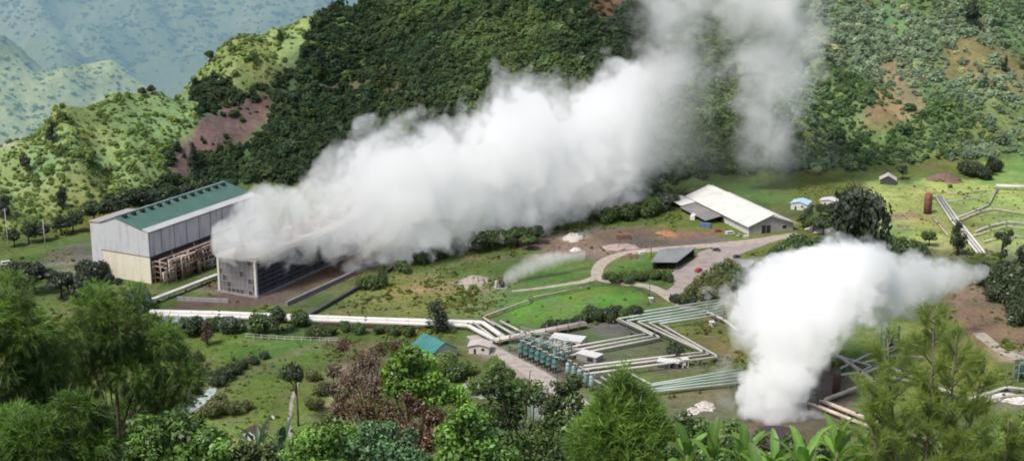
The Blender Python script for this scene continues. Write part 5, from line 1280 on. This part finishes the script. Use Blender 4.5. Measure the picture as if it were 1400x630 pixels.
# -- left needle-leaved trees
def ctree(label, px, Y, spec, seed, n, col=CG, tip=CT_, ln=.42, wd=.019, trunk_r=.22, per=25, root_dx=0):
    t, P = fg_plant('needle_tree', label, 'tree', px, Y)
    bl = fblobs(spec, Y, P, seed, 1.0)
    limbs(t, (root_dx, 0, -.3), bl, trunk_r, seed); needle_crown(bl, n, per, ln, wd, col, tip, seed, t); return t
ctree('tall needle-leaved tree at the left with dark trunks and drooping sprays', 160, 74,
      [(130, 420, 24), (160, 440, 32), (115, 455, 28), (205, 470, 30), (150, 480, 34), (100, 490, 24), (235, 500, 26), (185, 505, 28), (130, 520, 22), (250, 535, 20), (215, 540, 22), (95, 530, 20), (180, 410, 16), (135, 399, 12), (228, 460, 16), (260, 515, 14), (240, 560, 14), (70, 505, 18)], 41, 3000)
ctree('dense green needle-leaved tree filling the left edge', 10, 58,
      [(10, 400, 22), (-15, 430, 36), (35, 450, 32), (0, 490, 44), (50, 510, 34), (20, 550, 44), (70, 560, 30), (-20, 590, 44), (40, 610, 44), (85, 600, 26), (25, 425, 18), (60, 475, 20), (95, 640, 30), (-40, 520, 40)], 42, 3600)
ctree('low bright needle-leaved bush at the bottom left corner', 75, 44,
      [(60, 590, 34), (100, 575, 28), (30, 620, 40), (90, 625, 40), (125, 610, 24), (10, 600, 30)], 43, 1900, (0.06, 0.125, 0.024), (0.16, 0.29, 0.05), .4, .02, .12)
ctree('ragged dark needle-leaved tree behind the tall left tree', 195, 84,
      [(190, 560, 26), (160, 585, 28), (215, 590, 24), (130, 600, 24), (180, 615, 30), (240, 610, 20), (105, 580, 20)], 44, 1500, (0.0543, 0.093, 0.0279), (0.124, 0.202, 0.0465), .55, .036, .16)
# -- feathery tree at the right
def feathery(label, px, Y, top, halfw, seed, stems):
    rng = np.random.RandomState(seed); t, P = fg_plant('feathery_tree', label, 'tree', px, Y)
    m = MB(); org = []; dr = []; sh = []
    for k, (dx, tp, lean) in enumerate(stems):
        a = np.array([dx*.35, rng.normal(0, .25), -.3]); b = fg_local(px+lean, tp, Y, P)+np.array([0, rng.normal(0, .4), 0])
        pts = [a+(b-a)*s+np.array([.25*math.sin(3*s+k), .2*math.cos(2.4*s+k), 0])*s for s in np.linspace(0, 1, 10)]
        m.tube(pts, [.11*(1-.85*s) for s in np.linspace(0, 1, 10)], 7)
        Hs = b[2]-a[2]
        nb = 38
        for i in range(nb):
            s = .25+.74*i/nb; j = s*9; q = np.array(pts[int(j)])*(1-j % 1)+np.array(pts[min(9, int(j)+1)])*(j % 1)
            az = rng.random()*6.28; L = halfw*(1.12-s)**.8*(.45+.75*rng.random()); el = .5+.5*rng.random()
            d = np.array([math.cos(az)*math.cos(el), math.sin(az)*math.cos(el), math.sin(el)])
            e = q+d*L; mid = q+d*L*.5+np.array([0, 0, -.06*L])
            m.tube([q, mid, e], [.03, .018, .006], 4)
            ns = int(9+13*L)
            for w in range(ns):
                u = .3+.72*w/ns; c = q+(e-q)*u; dd = d*.9+rng.normal(0, .45, 3)+np.array([0, 0, .4]); 
                for g in range(8): org.append(c+rng.normal(0, .04, 3)); dr.append(dd+rng.normal(0, .3, 3)); sh.append(.5+.5*u)
    m.build('trunk', PALEBARK, t)
    org = np.array(org); dr = unit(np.array(dr)); sh = np.array(sh)
    v, f4, f3 = blades(org, dr, .55, .0115, rng, .2)
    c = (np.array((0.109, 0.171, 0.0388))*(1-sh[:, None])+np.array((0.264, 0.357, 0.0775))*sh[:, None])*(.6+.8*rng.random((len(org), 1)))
    mesh_np('crown', v, [f4, f3], LEAF, t, cols=np.repeat(c, 5, 0)); return t
feathery('tall feathery see-through tree at the lower right', 1268, 46, 425, 3.3, 51, [(0, 420, 6), (1.0, 455, 44), (-1.0, 470, -40), (1.6, 490, 90), (-1.8, 520, -84)])
feathery('small feathery sapling at the right edge of the foreground', 1370, 50, 560, 1.6, 52, [(0, 562, 0), (.8, 585, 30), (-.8, 590, -26)])
# -- the conical bright bush
t, P = fg_plant('conical_bush', 'bright green cone-shaped needle bush at the bottom centre right', 'bush', 852, 52)
sp = [(853, 514, 6), (849, 528, 11), (858, 541, 15), (838, 548, 14), (835, 566, 24), (872, 560, 20), (822, 580, 18), (890, 582, 18), (801, 604, 16), (910, 612, 14), (830, 590, 30), (872, 592, 30), (850, 590, 36), (820, 612, 34), (885, 612, 34), (850, 625, 50), (815, 640, 34), (895, 640, 34)]
bl = fblobs(sp, 52, P, 61, .7, 1.1); limbs(t, (0, 0, -.3), bl, .16, 61); needle_crown(bl, 4200, 12, .42, .024, (.085, .165, .03), (.24, .39, .075), 61, t, upd=.8, droop=.1, shell=.45)
# -- broadleaf shrubs, centre
def btree(name, label, cat, px, Y, spec, seed, n, size, col, tip, r0=.12, aspect=1.9, group=None, depth=.9, mat=None, shell=.6):
    t, P = fg_plant(name, label, cat, px, Y, group); bl = fblobs(spec, Y, P, seed, depth); limbs(t, (0, 0, -.3), bl, r0, seed, mat); leafy_crown(bl, n, size, col, tip, seed, t, aspect, shell); return t
btree('broadleaf_tree', 'dark broadleaf tree with open branches left of the cone-shaped bush', 'tree', 715, 66,
      [(675, 525, 22), (700, 540, 24), (665, 560, 22), (730, 545, 22), (755, 560, 20), (695, 575, 26), (735, 590, 26), (765, 600, 22), (660, 590, 20), (700, 610, 28), (745, 625, 26), (680, 505, 10), (785, 520, 14), (778, 545, 14), (790, 580, 12), (760, 525, 9), (690, 640, 26)], 71, 6800, .22, (0.0434, 0.0853, 0.0279), (0.139, 0.232, 0.0543), .14)
btree('broadleaf_tree', 'bright yellow-green leafy tree in the middle of the foreground', 'tree', 560, 72,
      [(562, 480, 16), (548, 500, 20), (575, 505, 22), (540, 525, 18), (590, 520, 18), (560, 530, 22), (530, 510, 12), (605, 540, 20), (585, 550, 22), (625, 545, 16), (640, 560, 14)], 72, 5600, .24, (0.116, 0.232, 0.0341), (0.264, 0.465, 0.0697), .12)
btree('reddish_shrub', 'reddish-brown dry shrub at the foreground left of centre', 'shrub', 500, 76,
      [(470, 470, 11), (540, 470, 10), (465, 560, 18), (450, 575, 16), (610, 575, 16), (500, 495, 20), (480, 520, 22), (515, 525, 22), (495, 550, 24), (530, 555, 22), (470, 545, 16), (545, 580, 24), (510, 585, 26), (560, 560, 16), (575, 590, 18), (520, 478, 12), (455, 510, 12), (452, 535, 12), (535, 610, 24)], 73, 9000, .19, (0.093, 0.0543, 0.0341), (0.232, 0.155, 0.093), .11, 2.4, shell=.75)
btree('reddish_shrub', 'smaller rust-brown shrub in front of the bright yellow-green tree', 'shrub', 585, 66,
      [(570, 560, 14), (590, 570, 16), (560, 585, 16), (600, 590, 16), (580, 605, 18), (555, 545, 9)], 74, 3000, .19, (0.101, 0.0512, 0.0341), (0.217, 0.132, 0.0775), .08, 2.4, shell=.75)
btree('leafy_bush', 'light green leafy bush at the bottom below the bright tree', 'bush', 640, 52,
      [(625, 570, 16), (655, 575, 18), (640, 560, 13), (615, 600, 24), (640, 590, 22), (660, 610, 26), (625, 625, 28), (690, 630, 24), (650, 640, 26), (605, 640, 20)], 75, 3600, .22, (0.093, 0.186, 0.0388), (0.232, 0.419, 0.0775), .08)
btree('leafy_bush', 'bluish green leafy bush at the bottom left of the light green bush', 'bush', 545, 52,
      [(505, 590, 18), (530, 595, 16), (520, 610, 22), (545, 620, 24), (570, 630, 22), (500, 630, 20), (480, 610, 16), (560, 600, 14)], 76, 2800, .2, (0.062, 0.132, 0.0543), (0.155, 0.295, 0.124), .08)
btree('leafy_bush', 'bright vine-covered bush below the meadow at the bottom left', 'bush', 430, 52,
      [(405, 612, 18), (425, 600, 18), (452, 592, 20), (478, 602, 20), (400, 625, 20), (425, 618, 20), (450, 612, 20), (470, 625, 22), (440, 635, 22), (380, 632, 16)], 77, 2800, .2, (0.109, 0.217, 0.0434), (0.264, 0.465, 0.0853), .07)
btree('leafy_bush', 'lush light green bush at the bottom right of the left trees', 'bush', 250, 50,
      [(190, 585, 18), (215, 592, 18), (245, 600, 20), (275, 606, 18), (305, 612, 18), (195, 605, 20), (220, 612, 22), (255, 620, 22), (285, 628, 20), (200, 630, 24), (240, 640, 22), (310, 632, 18), (175, 620, 20)], 78, 3600, .22, (0.0853, 0.171, 0.0388), (0.217, 0.388, 0.0775), .07)
btree('leafy_bush', 'low olive bush at the bottom between the two bright bushes', 'bush', 345, 50,
      [(325, 608, 14), (345, 612, 14), (368, 610, 12), (330, 622, 15), (350, 630, 16), (370, 626, 13), (320, 640, 16), (358, 640, 16)], 79, 2200, .18, (0.109, 0.155, 0.0465), (0.264, 0.31, 0.109), .06)
btree('leafy_bush', 'dark mixed bush between the broadleaf tree and the cone-shaped bush', 'bush', 785, 54,
      [(775, 590, 16), (790, 610, 20), (770, 620, 20), (800, 630, 18), (780, 640, 20)], 80, 1500, .2, (0.0543, 0.101, 0.031), (0.139, 0.232, 0.062), .08)
btree('leafy_bush', 'tangled green bush among the banana plants', 'bush', 985, 50,
      [(935, 572, 15), (955, 580, 14), (1000, 585, 14), (1085, 600, 15), (1040, 600, 12), (1125, 600, 16), (1150, 592, 16), (1135, 625, 20), (940, 590, 16), (960, 602, 18), (985, 598, 16), (1010, 608, 18), (950, 622, 22), (990, 625, 22), (1030, 622, 20), (920, 615, 14), (1060, 632, 18), (1090, 640, 18)], 81, 4600, .17, (0.0697, 0.132, 0.0388), (0.186, 0.295, 0.0853), .07)
btree('leafy_bush', 'grassy light green bush at the bottom right corner', 'bush', 1385, 52,
      [(1360, 600, 18), (1385, 590, 20), (1405, 600, 24), (1350, 625, 22), (1385, 630, 26), (1330, 640, 18), (1410, 575, 16)], 82, 2400, .2, (0.093, 0.171, 0.0388), (0.232, 0.372, 0.0775), .07)
btree('leafy_bush', 'dark green bush under the feathery tree', 'bush', 1230, 54,
      [(1190, 605, 18), (1215, 615, 22), (1245, 612, 22), (1280, 618, 22), (1310, 625, 20), (1170, 630, 20), (1230, 640, 26), (1290, 645, 24)], 83, 2300, .2, (0.0465, 0.093, 0.0279), (0.124, 0.217, 0.0543), .08)
btree('leafy_bush', 'deep green leafy bush right of the tall left tree', 'bush', 235, 58,
      [(215, 578, 17), (240, 570, 16), (262, 582, 18), (285, 590, 16), (225, 600, 22), (260, 605, 22), (300, 605, 16), (240, 630, 24), (290, 630, 20)], 91, 3000, .22, (.05, .1, .024), (.13, .23, .05), .08)
btree('leafy_bush', 'yellowish green bush in front of the reddish-brown shrub', 'bush', 455, 60,
      [(430, 588, 15), (450, 580, 16), (470, 588, 15), (415, 600, 14), (440, 608, 20), (480, 605, 16), (460, 628, 22)], 92, 2400, .2, (.075, .13, .028), (.18, .27, .055), .07)
btree('broadleaf_tree', 'small dark broadleaf tree beside the gravel track', 'tree', 775, 64,
      [(770, 535, 13), (785, 548, 14), (760, 552, 14), (795, 562, 12), (772, 568, 17), (755, 575, 14), (790, 585, 16), (770, 600, 20)], 93, 2600, .22, (.04, .07, .022), (.11, .17, .04), .1)
# -- banana plants
BAN = leaf_mat('banana_leaves', transl=.4)
STEMM = surf('banana_stem', (.12, .15, .05), .7, .3, 3.0, stain=(.12, .08, .05), stain_amt=.6)
def banana_leaf(az, lean, L, W, rng, col):
    """arching blade with a raised midrib fold, pointed tip and a torn edge"""
    n = 9; d = np.array([math.cos(az), math.sin(az), 0]); side = np.array([-math.sin(az), math.cos(az), 0]); p = np.zeros(3); ang = lean; v = []; c = []
    for i in range(n+1):
        s = i/n; w = W*(math.sin(math.pi*min(1, s*.93+.05))**.65)*(1 if s < .97 else .2); fold = .28*w; tr = (rng.random(2)-.5)*.12*w
        up = np.array([0, 0, 1])*math.cos(ang-1.5708+1.5708)
        v += [p+side*(w/2+tr[0])+np.array([0, 0, fold*.9]), p, p-side*(w/2+tr[1])+np.array([0, 0, fold*.9])]
        k = .8+.4*rng.random(); c += [np.array(col)*k, np.array(col)*1.45, np.array(col)*k]
        step = L/n; p = p+(d*math.cos(ang)+np.array([0, 0, 1])*math.sin(ang))*step; ang -= (.05+.05*rng.random())*(.5+1.6*s)*1.15
    f = [(i*3+k, i*3+k+1, i*3+k+4, i*3+k+3) for i in range(n) for k in (0, 1)]
    return np.array(v), f, np.array(c)
def banana(px, Y, top, seed, label, nl=8, L=1.7, group=None, col=(.14, .26, .05)):
    rng = np.random.RandomState(seed); t, P = fg_plant('banana_plant', label, 'banana plant', px, Y, group)
    hh = float(fg_local(px, top, Y, P)[2]); hs = max(1.2, hh-L*.95)
    MB().tube([(0, 0, -.3), (.05, .02, hs*.5), (.02, .06, hs)], [.16, .12, .07], 9).build('stem', STEMM, t)
    a0 = rng.random()*6.28
    for k in range(nl):
        az = a0+k*2.4+rng.normal(0, .2); lean = 1.5-.1*k+rng.normal(0, .1)
        v, f, c = banana_leaf(az, max(.45, lean), L*(.8+.35*rng.random()), .33*(.8+.4*rng.random()), rng, np.array(col)*(.6+.9*rng.random()))
        mesh_np('leaf', v+np.array([.02, .05, hs-.1-.07*k]), np.array(f), BAN, t, smooth=True, cols=c)
    return t
BL = ['leftmost banana plant at the bottom right', 'second banana plant from the left, below the steam wisp', 'banana plant with one tall bright leaf before the big billow', 'banana plant in front of the dark silencer drum',
      'banana plant with broad upright leaves right of the drum', 'tall banana plant beside the pinkish pipe elbow', 'rightmost banana plant near the feathery tree', 'low banana plant at the very bottom under the billow']
for k, (px, Y, top, L) in enumerate(((940, 47, 572, 1.5), (975, 44, 566, 1.5), (1018, 42, 566, 1.6), (1062, 40, 585, 1.6), (1100, 38, 572, 1.8), (1145, 43, 562, 1.6), (1180, 46, 578, 1.4), (1040, 36, 600, 1.5))):
    banana(px, Y, top+6, 200+k, BL[k], 9, L*.82)
banana(352, 60, 566, 210, 'banana plant with long leaves beside the meadow hut', 9, 2.1, col=(.06, .11, .05))
banana(385, 64, 572, 211, 'second banana plant at the meadow hut, right of the first', 8, 2.0, col=(.055, .10, .045))
# -- ground cover hiding the viewer's slope
rng = np.random.RandomState(77); n = 5200
x = rng.uniform(-70, 70, n); y = rng.uniform(26, 125, n); ok = np.abs(x) < y*.46+6; x, y = x[ok], y[ok]; z = zt(x, y); m = len(x)
s = .5+.7*rng.random(m); r = rng.random((m, 1)); tint = (np.array((.05, .09, .025))*(1-r)+np.array((.12, .19, .045))*r)*(.7+.6*rng.random((m, 1)))
scatter('slope_undergrowth', np.stack([x, y, z-.1], -1), np.stack([s, s, s], -1), tint, 9)
# ------------------------------------------------------------------ steam
def plume(name, prof, axis, depth, dens, label, noise_amp=(.55, .25), nscale=(.03, .11), edge=.35, holes=0.0, seed=0.0, hscale=.02, step=2.0, endfade=(.0, .0), dprof=None, alb=.984):
    """prof: list of (t, lo, hi, yc) in world units along axis ('x' or 'z'); the other in-plane axis spans lo..hi; yc depth centre.
    depth: half depth as a share of the half width."""
    prof = sorted(prof)
    ts = np.array([p[0] for p in prof]); lo = np.array([p[1] for p in prof]); hi = np.array([p[2] for p in prof]); yc = np.array([p[3] for p in prof])
    mid = (lo+hi)/2; half = (hi-lo)/2
    t0, t1 = ts[0], ts[-1]
    org = np.array([0., 0., 0.])
    # envelope
    n = 28; vs = []; fs = []; tt = np.linspace(t0, t1, n)
    K = 16; M = 1.0+noise_amp[0]*.6+noise_amp[1]*.5
    for i, t in enumerate(tt):
        m_ = np.interp(t, ts, mid); h_ = np.interp(t, ts, half)*M+1; y_ = np.interp(t, ts, yc)
        for k in range(K):
            a = 2*math.pi*k/K; v = m_+h_*math.cos(a); y = y_+h_*depth*math.sin(a)
            vs.append((t, y, v) if axis == 'x' else (v, y, t))
    for i in range(n-1):
        for k in range(K):
            k2 = (k+1) % K; fs.append((i*K+k, i*K+k2, (i+1)*K+k2, (i+1)*K+k))
    mb = MB(); mb.add(vs, fs); mb.f += [tuple(range(K-1, -1, -1)), tuple((n-1)*K+k for k in range(K))]; mb.sm += [False]*2
    # density
    m, nt, out = mat_new(name+'_volume')
    ge = N(nt, 'ShaderNodeNewGeometry')
    P = N(nt, 'ShaderNodeSeparateXYZ', inp={'Vector': ge.outputs['Position']})
    T = P.outputs[0 if axis == 'x' else 2]; V = P.outputs[2 if axis == 'x' else 0]; Y = P.outputs[1]
    tn = N(nt, 'ShaderNodeMapRange', inp={'Value': T, 'From Min': float(t0), 'From Max': float(t1)}).outputs[0]
    def curve(vals):
        a, b = float(vals.min()), float(vals.max()); b = max(b, a+1e-3)
        c = N(nt, 'ShaderNodeFloatCurve', inp={'Value': tn}); cv = c.mapping.curves[0]
        pts = list(zip((ts-t0)/(t1-t0), (vals-a)/(b-a)))
        cv.points[0].location = pts[0]; cv.points[1].location = pts[-1]
        for p in pts[1:-1]: cv.points.new(float(p[0]), float(p[1]))
        c.mapping.update()
        return mth(nt, 'MULTIPLY_ADD', c.outputs[0], b-a, a)
    mv = curve(mid); hv = curve(half); yv = curve(yc)
    a = mth(nt, 'DIVIDE', mth(nt, 'SUBTRACT', V, mv), hv)
    b = mth(nt, 'DIVIDE', mth(nt, 'SUBTRACT', Y, yv), mth(nt, 'MULTIPLY', hv, depth))
    d = mth(nt, 'SQRT', mth(nt, 'ADD', mth(nt, 'MULTIPLY', a, a), mth(nt, 'MULTIPLY', b, b)))
    big = N(nt, 'ShaderNodeTexNoise', inp={'Vector': ge.outputs['Position'], 'Scale': nscale[0], 'Detail': 1.0, 'Roughness': .5, 'Distortion': .4})
    fine = N(nt, 'ShaderNodeTexNoise', inp={'Vector': ge.outputs['Position'], 'Scale': nscale[1]*1.5, 'Detail': 5.0, 'Roughness': .68, 'Distortion': .5})
    for q in (big, fine): q.noise_dimensions = '4D'; q.inputs['W'].default_value = seed
    s = mth(nt, 'SUBTRACT', 1.0, d)
    s = mth(nt, 'ADD', s, mth(nt, 'MULTIPLY', mth(nt, 'SUBTRACT', big.outputs[0], .52), 2*noise_amp[0]))
    for q_, (sc_k, am) in enumerate(((1.0, 1.0), (2.4, .55))):       # rounded billows with creases between
        bn = N(nt, 'ShaderNodeTexNoise', noise_dimensions='4D', inp={'Vector': ge.outputs['Position'], 'Scale': nscale[1]*sc_k, 'Detail': 0.0, 'Distortion': .3}); bn.inputs['W'].default_value = seed+q_*3.3
        ab = mth(nt, 'ABSOLUTE', mth(nt, 'SUBTRACT', bn.outputs[0], .5))
        s = mth(nt, 'ADD', s, mth(nt, 'MULTIPLY', mth(nt, 'SUBTRACT', ab, .11), 3.0*noise_amp[1]*am))
    s = mth(nt, 'ADD', s, mth(nt, 'MULTIPLY', mth(nt, 'SUBTRACT', fine.outputs[0], .5), 2.1*noise_amp[1]))
    ms = N(nt, 'ShaderNodeMapRange', interpolation_type='SMOOTHSTEP', inp={'Value': s, 'From Min': 0.0, 'From Max': edge, 'To Min': 0.0, 'To Max': dens})
    D = ms.outputs[0]
    if dprof is not None:
        D = mth(nt, 'MULTIPLY', D, curve(np.interp(ts, [p[0] for p in dprof], [p[1] for p in dprof])))
    if holes:
        hn = N(nt, 'ShaderNodeTexNoise', inp={'Vector': ge.outputs['Position'], 'Scale': hscale, 'Detail': 4.0, 'Roughness': .6, 'Distortion': .5})
        hm = N(nt, 'ShaderNodeMapRange', interpolation_type='SMOOTHSTEP', inp={'Value': hn.outputs[0], 'From Min': .5-.25*holes, 'From Max': .72})
        D = mth(nt, 'MULTIPLY', D, mth(nt, 'MULTIPLY_ADD', hm.outputs[0], .97, .03))
    vol = N(nt, 'ShaderNodeVolumeScatter', inp={'Color': (alb, alb, alb*1.002, 1), 'Density': D, 'Anisotropy': .0})
    nt.links.new(vol.outputs[0], out.inputs['Volume'])
    m.cycles.volume_step_rate = step
    try: m.cycles.volume_sampling = 'MULTIPLE_IMPORTANCE'
    except Exception: pass
    o = mb.build(name, m); tag(o, label, 'steam'); return o
def cols(data, axis='x'):
    """photo silhouette -> world profile. axis x: (px, top, bottom, Y); axis z: (py, left, right, Y)"""
    r = []
    for c, p, q, Y in data:
        if axis == 'x':
            t = A(c, (p+q)/2, Y)[0]; r.append((t, A(c, q, Y)[2], A(c, p, Y)[2], Y))
        else:
            t = A((p+q)/2, c, Y)[2]; r.append((t, A(p, c, Y)[0], A(q, c, Y)[0], Y))
    return r
def grow(data, k=1.14):
    r = []
    for c, p, q, Y in data:
        m = (p+q)/2; h = (q-p)/2*k; r.append((c, m-h, m+h, Y))
    return r
main = [(290, 308, 345, 588), (312, 288, 360, 590), (335, 264, 368, 592), (365, 248, 370, 598), (395, 247, 370, 608), (430, 220, 370, 618), (480, 192, 370, 630), (530, 164, 366, 642), (590, 152, 362, 656),
        (640, 146, 352, 672), (668, 122, 346, 682), (695, 88, 336, 690), (740, 92, 318, 706), (790, 104, 304, 722), (840, 80, 292, 738), (880, 62, 272, 750), (930, 50, 250, 760), (985, 60, 225, 768)]
plume('steam_plume', cols(main), 'x', .66, .2, 'huge dense white steam plume drifting right from the cooling tower', noise_amp=(.42, .36), nscale=(.026, .06), edge=.2, seed=3.1,
      dprof=[(-300, 1), (56, 1), (70, .35), (82, .08), (96, .03), (118, .0), (200, 0)])
column = [(285, 1008, 1090, 790), (250, 1000, 1096, 790), (215, 1000, 1108, 788), (170, 992, 1120, 786), (130, 985, 1130, 784), (90, 975, 1140, 782), (50, 960, 1148, 780), (0, 955, 1156, 778), (-60, 960, 1180, 778), (-120, 980, 1170, 778)]
plume('steam_plume', cols(column, 'z'), 'z', .36, .15, 'grey see-through steam column rising above the white-roofed warehouse', noise_amp=(.4, .34), nscale=(.022, .05), edge=.6, holes=.9, hscale=.03, seed=21.4, dprof=[(-50, .0), (4, .02), (22, .7), (40, 1), (400, 1)])
veil = [(262, 890, 1010, 792), (220, 880, 1010, 792), (170, 870, 1010, 790), (120, 860, 1010, 788), (70, 845, 1020, 786), (20, 835, 1040, 784), (-40, 830, 1070, 782), (-100, 850, 1060, 780)]
plume('steam_plume', cols(grow(veil, 1.1), 'z'), 'z', .4, .11, 'thin torn veil of steam between the great plume and the see-through column', noise_amp=(.45, .35), nscale=(.022, .05), edge=.9, holes=.75, hscale=.03, seed=12.7, dprof=[(-50, .0), (4, .02), (25, .2), (45, .35), (75, .8), (95, 1), (400, 1)])
well = [(626, 1012, 1106, 450), (606, 1010, 1108, 451), (590, 1008, 1110, 452), (570, 1004, 1112, 453), (530, 1003, 1117, 456), (490, 1013, 1136, 459), (455, 1000, 1160, 464), (425, 984, 1190, 470), (402, 980, 1215, 476), (380, 994, 1228, 480), (358, 1045, 1226, 484), (338, 1105, 1200, 486)]
plume('steam_plume', cols(well, 'z'), 'z', .7, .3, 'bright white steam billowing up from the silencer behind the banana plants', noise_amp=(.3, .42), nscale=(.05, .11), edge=.22, seed=5.5, alb=.97)
jet = [(1120, 330, 440, 482), (1190, 336, 436, 498), (1240, 343, 430, 510), (1285, 350, 412, 524), (1315, 356, 394, 532), (1352, 364, 378, 542)]
plume('steam_plume', cols(grow(jet, 1.08)), 'x', .7, .2, 'ragged white steam tail tapering towards the right behind the bright billow', noise_amp=(.45, .42), nscale=(.05, .12), edge=.3, seed=1.5, alb=.97)
puff = [(688, 375, 392, 606), (705, 362, 388, 610), (725, 352, 378, 614), (750, 346, 368, 618), (775, 343, 360, 624), (800, 342, 356, 630)]
plume('steam_plume', cols(grow(puff, 1.3)), 'x', .8, .14, 'small slanting steam jet blowing right from the wellhead on the slope', noise_amp=(.5, .35), nscale=(.07, .2), edge=.6, seed=2.5)
wisp = [(560, 985, 1010, 462), (530, 975, 1012, 463), (505, 972, 1010, 464), (485, 975, 1005, 466)]
plume('steam_plume', cols(grow(wisp, 1.3), 'z'), 'z', .8, .08, 'faint low wisp of steam just left of the bright billow', noise_amp=(.5, .35), nscale=(.07, .2), edge=.8, holes=.4, hscale=.08, seed=4.5)
